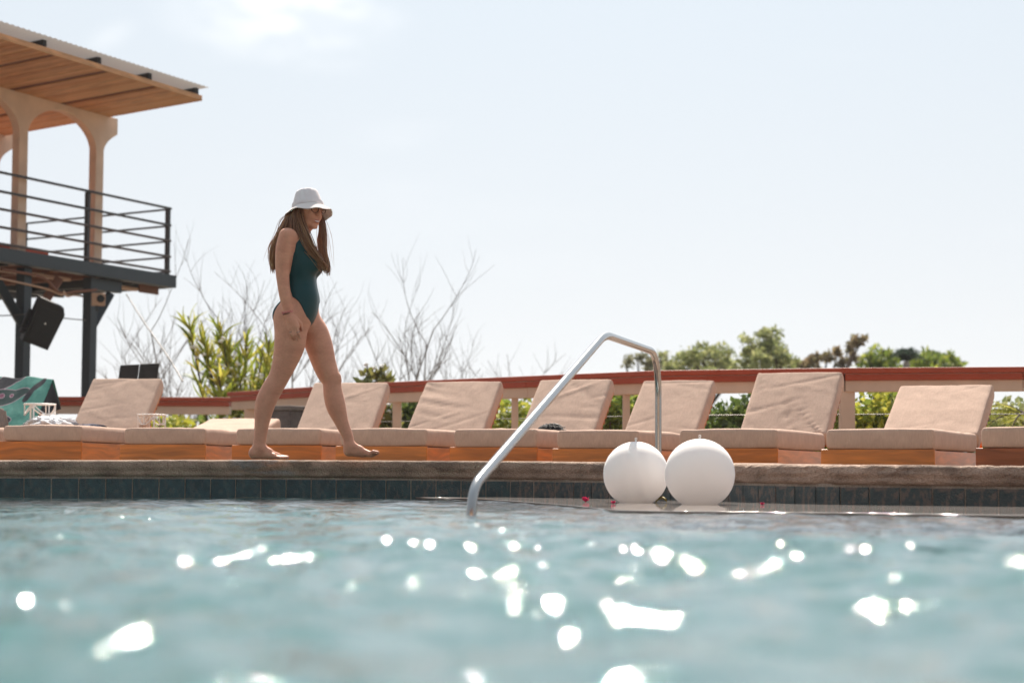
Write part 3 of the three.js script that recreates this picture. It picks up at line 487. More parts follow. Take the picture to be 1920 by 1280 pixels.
{ // black double panel on a stand
  const p = at(258, 700, 21.5), t = thing('folding_panel', 'black two-part panel on a stand behind the lounger with the crumpled white towel', 'panel', [p.x, DECK, p.z], 0.05), h = p.y - DECK;
  for (const s of [-1, 1]) { const g = bx(0.205, 0.30, 0.03, s * 0.107, 0, 0); const m = part('panel', g.clone().applyMatrix4(new THREE.Matrix4().set(1, 0.12, 0, 0, 0.06, 1, 0, h - 0.05, 0, 0, 1, s * 0.006, 0, 0, 0, 1)), M.black, t); part('face', bx(0.18, 0.25, 0.006, s * 0.107, 0, 0.017).applyMatrix4(new THREE.Matrix4().set(1, 0.12, 0, 0, 0.06, 1, 0, h - 0.05, 0, 0, 1, s * 0.006, 0, 0, 0, 1)), M.grill, m); }
  part('stand_pole', tube([V(0, 0, -0.04), V(0, h - 0.1, -0.04)], 0.015, 10), M.black, t); part('stand_foot', new THREE.CylinderGeometry(0.16, 0.18, 0.02, 24).translate(0, 0.01, -0.04), M.black, t);
}
// ------------------------------------------------------------------ open pavilion on steel columns
{
  const C = V(-5.53, 0, -31.9), U = V(0.42, 0, -0.907), W = V(-0.82, 0, -0.57).normalize(), Q = (u, v, h) => C.clone().addScaledVector(U, u).addScaledVector(W, v).setY(h + EYE);
  const t = thing('pavilion', 'open beige pavilion with wooden ceiling on a steel deck at the left', 'pavilion', Q(-2, 2, -3.3)), O = t.position.clone();
  const w = (name, g, m, parent = t) => part(name, g.translate(-O.x, -O.y, -O.z), m, parent);
  const bm = (a, b, ww, hh, r = 0.006) => beam(a, b, ww, hh, r);
  const FL = 3.15, FAR = 2.4, NEAR = -8.5;
  // floor frame
  w('floor_beam', bm(Q(NEAR, -0.06, FL - 0.10), Q(0.02, -0.06, FL - 0.10), 0.16, 0.2), M.steelBlue);
  w('floor_beam', bm(Q(-0.03, 0.056, FL - 0.105), Q(-0.03, 4.5, FL - 0.105), 0.1, 0.2), M.steelBlue);
  w('floor_beam', bm(Q(NEAR, FAR, FL - 0.16), Q(-0.09, FAR, FL - 0.16), 0.1, 0.18), M.steelBlue);
  for (let i = 0; i < 8; i++) w('joist', bm(Q(-0.9 - i * 1.02, 0.056, FL - 0.15), Q(-0.9 - i * 1.02, FAR - 0.06, FL - 0.15), 0.07, 0.14), i % 3 ? M.rust : M.steelBlue);
  for (let i = 0; i < 26; i++) w('plank', bm(Q(NEAR, 0.12 + i * 0.168, FL - 0.035), Q(-0.08, 0.12 + i * 0.168, FL - 0.035 - 0.003 * (i % 3)), 0.16, 0.03), [M.rust, M.teakDark, M.rust][i % 3]);
  w('under_rail', bm(Q(-1.75, 0.22, FL - 0.265), Q(-0.62, 0.22, FL - 0.265), 0.09, 0.05), M.tan);
  w('under_rail', bm(Q(NEAR, 0.22, FL - 0.265), Q(-2.35, 0.22, FL - 0.265), 0.09, 0.05), M.tan);
  w('under_panel', bm(Q(-0.62, 0.16, FL - 0.24), Q(-0.09, 0.16, FL - 0.24), 0.02, 0.14), M.rust);
  w('kerb_board', bm(Q(NEAR, 0.42, FL + 0.06), Q(-2.65, 0.42, FL + 0.06), 0.05, 0.14), M.redPaint);
  // steel columns with braces
  for (const [u, v] of [[-1.98, 0.07], [-3.55, 0.07], [-5.2, 0.07], [-7, 0.07], [-1.98, FAR], [-5.2, FAR]]) {
    const col = w('steel_column', bm(Q(u, v, -3.4), Q(u, v, FL - (v ? 0.21 : 0.05) - (v > 1 ? 0.05 : 0)), 0.15, 0.17), M.steelBlue);
    if (v > 1) continue;
    const br = (a, b, m) => { const g = beam(a, b, 0.13, 0.1, 0.006, V(0.3, 0.2, 1)); part('brace', g.translate(-O.x, -O.y, -O.z), m, col); };
    if (u !== -3.55) { br(Q(u + 0.06, v, FL - 0.95), Q(u + 0.5, v, FL - 0.42), M.steelBlue); part('gusset', bm(Q(u + 0.08, v, FL - 0.30), Q(u + 0.72, v, FL - 0.30), 0.12, 0.17).translate(-O.x, -O.y, -O.z), M.steelBlue, col); }
    else { br(Q(u + 0.05, v, FL - 1.15), Q(u + 0.8, v, FL - 0.3), M.rust); br(Q(u - 0.05, v, FL - 1.0), Q(u - 0.75, v, FL - 0.3), M.steelBlue); }
    
  }
  // railing: posts and five rails along the front and the far end
  const rail = new THREE.Group(); rail.name = 'railing'; t.add(rail);
  for (const [u, v] of [[-0.17, -0.09], [-2.27, -0.09], [-4.4, -0.09], [-6.6, -0.09], [-0.14, 1.52], [-0.14, 3.3]]) w('railing_post', bm(Q(u, v, FL), Q(u, v, FL + 1.05), 0.065, 0.065, 0.004), M.railMetal, rail);
  for (const h of [1.06, 0.79, 0.54, 0.285, 0.05]) {
    const m = h > 1 ? M.railMetal : h < 0.3 || h === 0.54 ? M.rail2 ??= std(rgb(0.055, 0.035, 0.03), 0.5) : M.railMetal;
    w('railing_bar', bm(Q(NEAR, -0.135, FL + h), Q(-0.14, -0.135, FL + h), 0.035, 0.035, 0.004), m, rail); w('railing_bar', bm(Q(-0.125, -0.09, FL + h - 0.004), Q(-0.125, 3.3, FL + h - 0.004), 0.03, 0.03, 0.004), M.railMetal, rail);
  }
  // arcades: a front one and one at the back
  const TOP = 5.44;
  function arcade(v, name) {
    const s = new THREE.Shape(), half = 0.088, cols = [-1.93, -3.74, -5.55, -7.36, -9.17], spring = 5.02 - FL, head = 5.36 - FL, H = TOP - FL;
    s.moveTo(-9.4, H); s.lineTo(-9.4, 0);
    const list = [...cols].reverse();
    s.lineTo(list[0] + half, 0); 
    list.forEach((u, i) => {
      if (i) { s.lineTo(u - half, 0); s.lineTo(u + half, 0); }
      s.lineTo(u + half, spring - 0.12);
      if (i < list.length - 1) { const a = u + half, b = list[i + 1] - half, m = (a + b) / 2; s.bezierCurveTo(a + 0.03, spring + 0.14, m - 0.36, head, m, head); s.bezierCurveTo(m + 0.36, head, b - 0.03, spring + 0.14, b, spring - 0.12); }
      else { s.bezierCurveTo(u + half + 0.04, spring + 0.04, u + 0.3, spring + 0.12, u + 0.43, spring + 0.19); s.lineTo(u + 0.43, H); }
    });
    s.lineTo(-9.4, H);
    const g = new THREE.ExtrudeGeometry(s, { depth: 0.13, bevelEnabled: true, bevelSize: 0.012, bevelThickness: 0.012, bevelSegments: 2, curveSegments: 18 });
    const B = new THREE.Matrix4().makeBasis(U, V(0, 1, 0), W.clone()).setPosition(Q(0, v, FL)); uvBox(g); g.applyMatrix4(B);
    if (B.determinant() < 0) { const ix = g.index; if (ix) ix.array.reverse(); else { const p = g.attributes.position; } }
    g.computeVertexNormals(); w(name, g, M.stucco);
  }
  arcade(-0.03, 'arcade'); arcade(FAR - 0.06, 'arcade');
  // roof
  const R = new THREE.Group(); R.name = 'roof'; t.add(R);
  const u1 = -1.74, v0 = -1.97, v1 = 2.75, SO = 5.5, mats = [M.soffitA, M.soffitB, M.soffitC], r = rng(15);
  const drop = (v) => -0.028 * (v - v0);
  const pw = 0.117;
  for (let i = 0; i < 62; i++) { const u = u1 - 0.06 - i * pw, j = (r() - 0.5) * 0.008 + (i % 10 === 9 ? 0.011 : 0); w('plank', bm(Q(u, v0 + 0.02, SO + j + 0.012), Q(u, v1, SO + j + 0.012 + drop(v1)), pw - (i % 10 === 9 ? 0.004 : 0.008), 0.022, 0.003), i % 10 === 9 ? M.soffitDark : mats[Math.floor(r() * 3)], R); }
  w('fascia_board', bm(Q(u1 - 7.4, v0, SO + 0.035), Q(u1, v0, SO + 0.035), 0.03, 0.075), M.soffitB, R);
  w('fascia_board', bm(Q(u1 + 0.012, v0 - 0.02, SO + 0.033), Q(u1 + 0.012, v1, SO + 0.033 + drop(v1)), 0.03, 0.085), M.soffitB, R);
  w('edge_beam', bm(Q(u1 - 7.4, v1 + 0.03, SO - 0.02 + drop(v1)), Q(u1, v1 + 0.03, SO - 0.02 + drop(v1)), 0.06, 0.12), M.steelBlue, R);
  for (let i = 0; i < 7; i++) { const u = u1 - 0.07 - i * 1.19; w('purlin', bm(Q(u, v0 + 0.01, SO + 0.122), Q(u, v1, SO + 0.122 + drop(v1)), 0.075, 0.1), M.black, R); }
  const sheet = (dy) => grid(320, 2, (a, b) => { const u = lerp(u1 + 0.07, u1 - 7.5, a), v = lerp(v0 - 0.12, v1 + 0.1, b); return Q(u, v, SO + 0.185 + dy + 0.007 * Math.sin(a * 7.64 / 0.11 * 6.283) + drop(v)); }, (a, b) => [a * 7.6, b * 4.8]);
  w('roof_sheet', sheet(0), M.zinc, R);
  // hanging cables under the floor
  w('cable', tube(curve([Q(-4.2, -0.06, FL - 0.3), Q(-3.3, -0.07, FL - 0.33), Q(-2.9, -0.08, FL - 0.52), Q(-2.5, -0.07, FL - 0.47), Q(-1.98, -0.06, FL - 0.4)], 30), 0.022, 8), M.rust);
  w('cable', tube(curve([Q(-4.2, 0.0, FL - 0.42), Q(-3.2, -0.03, FL - 0.48), Q(-2.86, -0.09, FL - 0.55), Q(-2.8, -0.09, FL - 0.5), Q(-2.72, -0.09, FL - 0.56), Q(-2.3, 0.1, FL - 0.5), Q(-1.2, 0.6, FL - 0.45)], 40), 0.016, 8), M.tan);
  // loudspeaker on the nearer column
  const sp = at(83, 609, 28.05), S = thing('loudspeaker', 'black loudspeaker tilted forward on the column under the pavilion deck', 'loudspeaker', sp, 0.35); S.rotation.z = -0.42; S.rotation.x = 0.2;
  const cs = new THREE.Shape(); cs.moveTo(-0.19, -0.31); cs.lineTo(0.17, -0.31); cs.lineTo(0.2, 0.22); cs.lineTo(0.15, 0.31); cs.lineTo(-0.19, 0.33); cs.lineTo(-0.19, -0.31);
  part('cabinet', uvBox(new THREE.ExtrudeGeometry(cs, { depth: 0.32, bevelEnabled: true, bevelSize: 0.012, bevelThickness: 0.012, bevelSegments: 3 }).translate(0, 0, -0.34)), M.black, S);
  part('grille', bx(0.31, 0.5, 0.014, 0, -0.02, -0.001, 0.006), M.grill, S);
  part('badge', new THREE.CylinderGeometry(0.012, 0.012, 0.004, 16).rotateX(Math.PI / 2).translate(0.0, 0.02, 0.009), M.white, S);
  part('bracket', merge([bx(0.07, 0.36, 0.07, -0.235, -0.05, -0.16), bx(0.09, 0.05, 0.2, -0.22, -0.18, -0.16)]), M.black, S);
  // small square floodlight on the farther column
  const fx = at(184, 561, 29.72), Fx = thing('floodlight', 'small tan floodlight box with round lens under the pavilion deck', 'floodlight', fx, 0.3);
  part('housing', bx(0.2, 0.19, 0.1, 0, 0, -0.03, 0.012), M.tan, Fx); part('lens', new THREE.CylinderGeometry(0.055, 0.06, 0.03, 28).rotateX(Math.PI / 2).translate(0.03, 0.01, 0.026), M.black, Fx); part('mount', bx(0.05, 0.1, 0.05, -0.02, -0.13, -0.03), M.steelBlue, Fx);
  const guy = shade(new THREE.Mesh(tube(curve([at(236, 551, 30), at(270, 605, 28.2), at(315, 670, 26.4), at(342, 715, 25.3)], 24), 0.009, 6), M.wire)); guy.name = 'guy_wire'; scene.add(guy); tag(guy, 'thin wire running from the pavilion deck down behind the parapet', 'wire');
  const ca = shade(new THREE.Mesh(tube(curve([at(-20, 592, 28.6), at(22, 591, 28.5), at(60, 589, 28.6), at(125, 597, 29.2), at(160, 600, 29.8)], 24), 0.008, 6), M.wire)); ca.name = 'cable'; scene.add(ca); tag(ca, 'thin cable strung between the two steel columns of the pavilion', 'cable');
}
// ------------------------------------------------------------------ the hotel building behind the photographer, whose sunlit front fills the shade
{
  const t = thing('hotel_building', 'long beige hotel building across the pool, behind the photographer', 'building', [0, DECK, 9.6]);
  part('wall', merge([bx(26, 5.2, 0.4, 0, 2.6, 0.2), bx(0.4, 5.2, 8, -12.8, 2.6, 4.4), bx(0.4, 5.2, 8, 12.8, 2.6, 4.4), bx(26, 5.2, 0.4, 0, 2.6, 8.6)]), std(rgb(0.50, 0.35, 0.25), 0.92, { map: plasterMap, bumpMap: plasterBump, bumpScale: 0.003 }), t); part('roof', bx(27, 0.3, 10.4, 0, 5.36, 4.2), M.redPaint, t);
  for (let i = 0; i < 7; i++) { const x = -10.5 + i * 3.5; const f = part('window_frame', merge([bx(1.5, 0.08, 0.1, x, 2.3, -0.02), bx(1.5, 0.08, 0.1, x, 0.9, -0.02), bx(0.08, 1.4, 0.1, x - 0.72, 1.6, -0.02), bx(0.08, 1.4, 0.1, x + 0.72, 1.6, -0.02)]), M.white, t); part('pane', bx(1.36, 1.32, 0.02, x, 1.6, -0.012), M.black, f); }
}
scene.fog = new THREE.FogExp2(new THREE.Color(0.95, 0.96, 1.0), 0.0004);
// ------------------------------------------------------------------ plants
const leafGeo = (() => { const g = new THREE.BufferGeometry(); g.setAttribute('position', new THREE.Float32BufferAttribute([0, 0, 0, -0.28, 0.42, 0.05, 0, 0.5, -0.03, 0.28, 0.42, 0.05, 0, 1, 0.06], 3)); g.setIndex([0, 2, 1, 0, 3, 2, 1, 2, 4, 2, 3, 4]); g.computeVertexNormals(); return g; })();
const strapGeo = (() => { const n = 6, g = grid(2, n, (u, v) => V((u - 0.5) * 0.08 * Math.sin(Math.PI * (0.12 + 0.88 * Math.min(1, v * 0.98 + 0.02))) * 1.2, v * (1 - 0.25 * v), 0.42 * v * v + Math.abs(u - 0.5) * 0.04)); return g; })();
const thinGeo = strapGeo.clone().scale(0.45, 1, 0.7);
function leaves(name, parent, n, place, seed, palette, geo = leafGeo) {   // many leaves as one part; place(r) gives position, direction, size
  const m = new THREE.InstancedMesh(geo, M.leaf, n), r = rng(seed), q = new THREE.Quaternion(), mt = new THREE.Matrix4(), c = new THREE.Color();
  for (let i = 0; i < n; i++) {
    const [p, d, s] = place(r, i); q.setFromUnitVectors(V(0, 1, 0), d.normalize()); const tw = new THREE.Quaternion().setFromAxisAngle(V(0, 1, 0), r() * 6.28); q.multiply(tw);
    mt.compose(p, q, V(s, s, s)); m.setMatrixAt(i, mt); const a = palette[Math.floor(r() * palette.length)], k = 0.7 + 0.6 * r(); c.setRGB(a[0] * k, a[1] * k, a[2] * k); m.setColorAt(i, c);
  }
  m.name = name; m.userData.kind = 'stuff'; m.castShadow = m.receiveShadow = true; parent.add(m); return m;
}
const GREEN = [[0.189, 0.257, 0.041], [0.27, 0.338, 0.054], [0.135, 0.189, 0.041], [0.351, 0.378, 0.068]], YELLOW = [[0.442, 0.442, 0.052], [0.312, 0.351, 0.052], [0.52, 0.494, 0.091], [0.182, 0.234, 0.039]], DARK = [[0.09, 0.135, 0.03], [0.135, 0.195, 0.045], [0.18, 0.225, 0.06]], OLIVE = [[0.325, 0.351, 0.143], [0.247, 0.286, 0.104], [0.403, 0.403, 0.182]];
const gauss = (r) => (r() + r() + r() - 1.5) * 1.15;
const GROUND = -3.3;
function blooms(parent, pts, size, seed) { const r = rng(seed), gs = []; for (const p of pts) for (let k = 0; k < 5; k++) gs.push(new THREE.SphereGeometry(size * (0.5 + 0.3 * r()), 6, 5).scale(1, 0.7, 1).translate(p.x + (r() - 0.5) * size * 1.6, p.y + (r() - 0.5) * size, p.z + (r() - 0.5) * size * 1.6)); const m = part('blossoms', merge(gs), M.blossom, parent); m.userData.kind = 'stuff'; return m; }
function shrub(px, Z, top, wide, label, seed, palette, o = {}) {          // leafy shrub rooted outside the parapet
  const c = at(px, 800, Z), t = thing('shrub', label, 'shrub', [c.x, GROUND, c.z], 0, o.group), H = top + EYE - GROUND, r0 = rng(seed), stems = [], tips = [];
  for (let i = 0; i < 13; i++) { const a = r0() * 6.28, rr = wide * (0.2 + 0.7 * Math.sqrt(r0())), hh = H - 0.12 - 0.5 * Math.pow(r0(), 1.5); const tip = V(Math.cos(a) * rr, hh, Math.sin(a) * rr * 0.7); tips.push(tip); stems.push(tube(curve([V(Math.cos(a) * 0.08, 0, Math.sin(a) * 0.08), V(Math.cos(a) * rr * 0.4, hh * 0.55, Math.sin(a) * rr * 0.3), tip], 8), [0.035, 0.032, 0.03, 0.027, 0.024, 0.02, 0.016, 0.012, 0.008], 6)); }
  part('stem', merge(stems), M.barkBrown, t);
  const lo = o.low ?? H - 1.15;
  leaves('foliage', t, (o.n ?? 2600) * 1.5, (r) => { const tip = tips[Math.floor(r() * tips.length)], y = lerp(lo, tip.y + 0.22, Math.pow(r(), 0.75)), k = 1 - 0.3 * ((y - lo) / (H - lo)), p = V(tip.x * k + gauss(r) * wide * 0.36, y, tip.z * k + gauss(r) * wide * 0.26); return [p, V(gauss(r), 0.3 + gauss(r) * 0.8, gauss(r)), (o.leaf ?? 0.10) * (0.6 + 0.8 * r())]; }, seed + 1, palette);
  if (o.bloom) { const pts = []; for (let i = 0; i < o.bloom; i++) { const tip = tips[Math.floor(r0() * tips.length)]; pts.push(V(tip.x + gauss(r0) * wide * 0.4, lerp(lo + 0.4, tip.y + 0.15, r0()), tip.z * 0.5 + 0.35 * wide * r0())); } blooms(t, pts, 0.02, seed + 5); }
  return t;
}
shrub(1640, 20.0, 0.80, 0.85, 'yellow green leafy shrub seen through the parapet bay left of the smooth lounger', 11, YELLOW, { bloom: 26, n: 6500 });
shrub(1385, 20.6, 0.74, 0.6, 'dark leafy shrub behind the parapet, left of the tallest lounger back', 12, DARK, { n: 2600 });
shrub(1160, 21.0, 0.78, 0.5, 'mid green shrub behind the slim parapet post left of the upright handrail end', 13, GREEN, { n: 2400 });
shrub(955, 24.0, 0.78, 0.75, 'yellow green shrub behind the parapet at the middle of the lounger row', 14, YELLOW, { bloom: 14, n: 3000 });
shrub(745, 24.6, 0.85, 0.55, 'dark green shrub behind the parapet right of the lifted foot of the woman', 15, [...DARK, [0.16, 0.2, 0.04]], { bloom: 6, n: 2600 });
shrub(430, 27.5, 0.62, 0.75, 'small-leaved shrub behind the flat lounger, dotted with white blossoms', 16, GREEN, { bloom: 40, n: 3000 });
shrub(335, 26.8, 0.68, 0.7, 'bright green shrub under the parapet beam left of the flat lounger', 17, YELLOW, { bloom: 16, n: 3000 });
shrub(130, 27.2, 0.6, 0.7, 'grey green shrub below the parapet between the two leftmost lounger backs', 18, OLIVE, { n: 2200 });
shrub(1890, 23.5, 0.8, 0.8, 'pale olive shrub behind the small palm at the right edge', 19, OLIVE, { n: 2600 });
shrub(1500, 21.8, 0.7, 0.7, 'dense green shrub mostly hidden behind the tallest lounger back', 20, GREEN, { n: 2200 });
{ // tall strap-leaved plant with white blossoms, left of the woman
  const base = at(450, 800, 26.5), t = thing('flowering_plant', 'tall strap-leaved plant with white blossoms left of the woman', 'plant', [base.x, GROUND, base.z]), r = rng(61), stems = [], spots = [], O = t.position;
  const heads = [[352, 592], [378, 622], [398, 650], [412, 604], [428, 640], [448, 668], [462, 625], [478, 690], [492, 655], [505, 636], [512, 690], [440, 712], [470, 735], [410, 705], [500, 725]];
  for (const [px, py] of heads) { const tip = at(px, py, 26.5 + gauss(r) * 0.5).sub(O), b = V(gauss(r) * 0.3, 0, gauss(r) * 0.2), mid = V(lerp(b.x, tip.x, 0.55) + (tip.x > 0 ? -0.05 : 0.15), tip.y * 0.6, tip.z * 0.5); const c = curve([b, mid, tip], 22); stems.push(tube(c, c.map((_, i) => lerp(0.03, 0.01, i / 22)), 6)); spots.push(c); }
  part('stem', merge(stems), M.barkBrown, t);
  leaves('foliage', t, 1250, (r) => { const c = spots[Math.floor(r() * spots.length)], k = Math.pow(r(), 0.6), i = Math.min(21, Math.floor(lerp(12, 22, k))), p = c[i].clone(), d = c[i + 1 > 22 ? 22 : i + 1].clone().sub(c[i - 1]).normalize(); return [p, d.multiplyScalar(0.9).add(V(gauss(r) * 0.75, 0.25 + gauss(r) * 0.35, gauss(r) * 0.7)), 0.22 + 0.24 * r()]; }, 62, [[0.46, 0.48, 0.06], [0.32, 0.38, 0.05], [0.56, 0.52, 0.10], [0.20, 0.26, 0.03], [0.40, 0.34, 0.06]], strapGeo);
  const pts = []; for (let i = 0; i < 110; i++) { const c = spots[Math.floor(r() * spots.length)], p = c[Math.floor(lerp(13, 22, r()))].clone().add(V(gauss(r) * 0.16, gauss(r) * 0.1, 0.15 + gauss(r) * 0.1)); pts.push(p); } blooms(t, pts, 0.027, 64);
}
{ // small flowering stems behind the loungers
  for (const [px, Z, tops, label, seed] of [[712, 23.4, [[688, 684], [704, 690], [716, 686], [722, 704], [731, 720]], 'sprig of white-tipped stems above the lounger back behind the lifted leg of the woman', 71], [727, 22.6, [[731, 757], [729, 771], [724, 782], [736, 790]], 'white flower heads on stems beside the right edge of the lounger back behind the woman', 73]]) {
    const b = at(px, 830, Z), t = thing('flower_stem', label, 'plant', [b.x, GROUND, b.z]), st = [], pts = [], r = rng(seed);
    for (const [x, y] of tops) { const tip = at(x, y, Z).sub(t.position); st.push(tube(curve([V(0, 0, 0), V(tip.x * 0.3, tip.y * 0.6, 0), tip], 12), 0.008, 5)); pts.push(tip.clone().add(V(0, 0.0, 0.04))); }
    part('stem', merge(st), M.barkBrown, t); blooms(t, pts, 0.028, seed);
    leaves('foliage', t, 160, (r) => { const p = pts[Math.floor(r() * pts.length)]; return [V(p.x + gauss(r) * 0.06, p.y - 0.05 - r() * 0.35, p.z - 0.05 + gauss(r) * 0.06), V(gauss(r), 0.6, gauss(r)), 0.10 + 0.1 * r()]; }, seed + 1, [[0.2, 0.2, 0.05], [0.26, 0.25, 0.08], [0.12, 0.14, 0.04]]);
  }
}
function bareTree(px, topPx, Z, seed, label, o = {}) {     // leafless branching shrub-tree: trunk and thin rising branches
  const tip = at(px, topPx, Z), t = thing('bare_tree', label, 'tree', [tip.x + (o.lean ?? 0), GROUND, tip.z], 0, o.group), H = tip.y - GROUND, r = rng(seed), tr = [], br = [];
  const grow = (p, d, len, rad, depth, list) => {
    const n = 7, pts = [p.clone()], rs = [rad]; let q = p.clone(), v = d.clone(); const bend = V(gauss(r) * 0.16, 0.05 + 0.10 * r(), gauss(r) * 0.16);
    for (let i = 1; i <= n; i++) { v.addScaledVector(bend, depth ? 1.0 : 0.25).normalize(); v.x += gauss(r) * 0.07; q = q.clone().addScaledVector(v, len / n); pts.push(q); rs.push(rad * (1 - 0.62 * i / n)); }
    list.push(tube(pts, rs, 5, false));
    if (depth < (o.deep ?? 2)) { const k = depth === 0 ? (o.forks ?? 6) : depth === 1 ? 6 : 2; for (let i = 0; i < k; i++) { const at_ = Math.min(n, Math.max(2, Math.round(n * (depth === 0 ? lerp(0.52, 0.98, i / k) : lerp(0.25, 0.95, r()))))), side = V(gauss(r) * 1.3, 0.15 + 0.5 * r(), gauss(r) * 0.9).normalize(); grow(pts[at_], v.clone().multiplyScalar(0.75).add(side).normalize(), len * (depth === 0 ? 0.26 : 0.46) * (0.6 + 0.6 * r()), rs[at_] * 0.72, depth + 1, br); } }
  };
  for (let s = 0; s < (o.stems ?? 2); s++) grow(V(gauss(r) * 0.15, 0, gauss(r) * 0.1), V(gauss(r) * 0.12 - (o.lean ?? 0) / H, 1, gauss(r) * 0.1).normalize(), H * (s ? 0.7 + 0.2 * r() : 0.93), 0.028, 0, tr);
  part('trunk', merge(tr), M.bark, t); part('branches', merge(br), M.bark, t);
}
[[245, 640, 33, 'leafless grey tree nearest the pavilion, above the black double panel'], [300, 560, 34, 'leafless grey tree right of the pavilion with low arching twigs'], [362, 505, 32, 'tall leafless tree left of the strap-leaved plant'], [418, 488, 35, 'tall leafless tree behind the strap-leaved plant'], [470, 470, 33, 'tallest leafless tree, just left of the woman'], [585, 520, 36, 'leafless tree rising directly behind the legs of the woman'], [634, 498, 32, 'leafless tree just right of the hips of the woman'], [700, 538, 34, 'leafless tree above the lounger back right of the front knee of the woman'], [745, 555, 33, 'leafless tree with forked crown midway between woman and handrail'], [812, 572, 34, 'slim leafless tree above the creased lounger'], [862, 610, 36, 'small leafless tree left of the lounger crossed by the handrail'], [908, 650, 37, 'smallest leafless tree, closest to the handrail']].forEach(([px, py, Z, label], i) => bareTree(px, py + [20, 40, 60, 70, 75, 60, 40, 40, 40, 40, 40, 30][i], Z, 200 + i * 7, label, { stems: i % 3 === 0 ? 2 : 1, forks: 11 + i % 3, lean: i < 2 ? 0.9 : 0 }));
function crownTree(name, px, clumps, Z, seed, label, palette, o = {}) {   // clumps: [px, py, radius in px, leaves]
  const rootX = at(px, 700, Z), t = thing(name, label, 'tree', [rootX.x, GROUND, rootX.z]), k = Z / F, limbs = [], r = rng(seed), cs = clumps.map(([x, y, s, n]) => [at(x, y, Z + gauss(r) * 1.2).sub(t.position), s * k, n]);
  const fork = V(0, (at(px, 715, Z).y - GROUND) * 0.85, 0);
  part('trunk', tube(curve([V(0, 0, 0), V(0.1, fork.y * 0.5, 0.05), fork], 10), [0.2, 0.19, 0.18, 0.17, 0.16, 0.15, 0.145, 0.14, 0.135, 0.13, 0.125], 10), M.barkBrown, t);
  for (const [p, s] of cs) { const c = curve([fork, fork.clone().lerp(p, 0.5).add(V(gauss(r) * 0.15, 0.1, gauss(r) * 0.15)), p], 8); limbs.push(tube(c, c.map((_, i) => lerp(0.07, 0.018, i / 8)), 5)); for (let i = 0; i < 4; i++) { const q = p.clone().add(V(gauss(r) * s, gauss(r) * s * 0.7, gauss(r) * s)); limbs.push(tube([p, p.clone().lerp(q, 0.5).add(V(0, s * 0.1, 0)), q], [0.018, 0.012, 0.006], 4)); } }
  part('limbs', merge(limbs), M.barkBrown, t);
  const flat = []; cs.forEach((c, i) => { for (let j = 0; j < c[2] * 1.5; j++) flat.push(i); });
  const subs = cs.map(([p, s]) => Array.from({ length: 7 }, () => [p.clone().add(V(gauss(r) * s * 1.2, gauss(r) * s * 0.85, gauss(r) * s)), s * (0.28 + 0.4 * r())]));
  leaves('crown', t, flat.length, (r, i) => { const sb = subs[flat[i]], [p, s] = sb[Math.floor(r() * 7)]; return [p.clone().add(V(gauss(r) * s, gauss(r) * s * 0.7, gauss(r) * s)), V(gauss(r), 0.2 + gauss(r), gauss(r)), (o.leaf ?? 0.11) * (0.6 + 0.8 * r())]; }, seed + 3, palette);
}
crownTree('broadleaf_tree', 1318, [[1275, 682, 20, 200], [1300, 672, 20, 260], [1322, 662, 17, 260], [1340, 668, 17, 220], [1358, 676, 16, 200], [1250, 690, 16, 120], [1320, 684, 26, 300], [1370, 686, 16, 160], [1290, 694, 26, 260], [1345, 694, 26, 260], [1388, 694, 18, 160]], 52, 31, 'round olive green tree above the parapet, right of the upright handrail end', OLIVE);
crownTree('broadleaf_tree', 1440, [[1440, 632, 16, 200], [1446, 622, 10, 90], [1412, 650, 17, 220], [1455, 655, 18, 240], [1470, 668, 16, 200], [1425, 668, 20, 240], [1445, 680, 26, 300], [1402, 640, 7, 50], [1405, 682, 18, 180], [1480, 680, 14, 150], [1420, 692, 26, 240], [1470, 692, 24, 240]], 50, 32, 'tallest green tree above the parapet, behind the tallest lounger back', OLIVE);
crownTree('broadleaf_tree', 1545, [[1512, 682, 12, 120], [1530, 676, 10, 110], [1552, 668, 9, 90], [1572, 660, 9, 90], [1592, 652, 9, 80], [1608, 644, 9, 80], [1618, 636, 8, 70], [1600, 668, 8, 50], [1500, 688, 12, 120], [1580, 684, 12, 80]], 54, 33, 'sparse brownish tree leaning to the right above the parapet', [[0.26, 0.2, 0.10], [0.20, 0.18, 0.09], [0.30, 0.22, 0.12]], { leaf: 0.13 });
crownTree('broadleaf_tree', 1205, [[1175, 680, 10, 60], [1195, 674, 9, 50], [1215, 684, 14, 110], [1240, 678, 12, 90], [1262, 684, 12, 90], [1230, 690, 14, 90]], 58, 34, 'faint thin tree seen through the bend of the handrail', [[0.26, 0.25, 0.14], [0.22, 0.22, 0.12]], { leaf: 0.13 });
crownTree('broadleaf_tree', 1640, [[1632, 680, 15, 160], [1655, 672, 16, 200], [1665, 684, 18, 200], [1750, 676, 17, 220], [1730, 682, 18, 220], [1772, 678, 13, 130], [1790, 682, 11, 110], [1760, 686, 16, 150], [1640, 690, 18, 160], [1700, 690, 26, 280], [1665, 694, 24, 200], [1740, 694, 24, 220]], 56, 35, 'wide green tree around the dark palm top, above the smooth lounger', GREEN, { leaf: 0.17 });
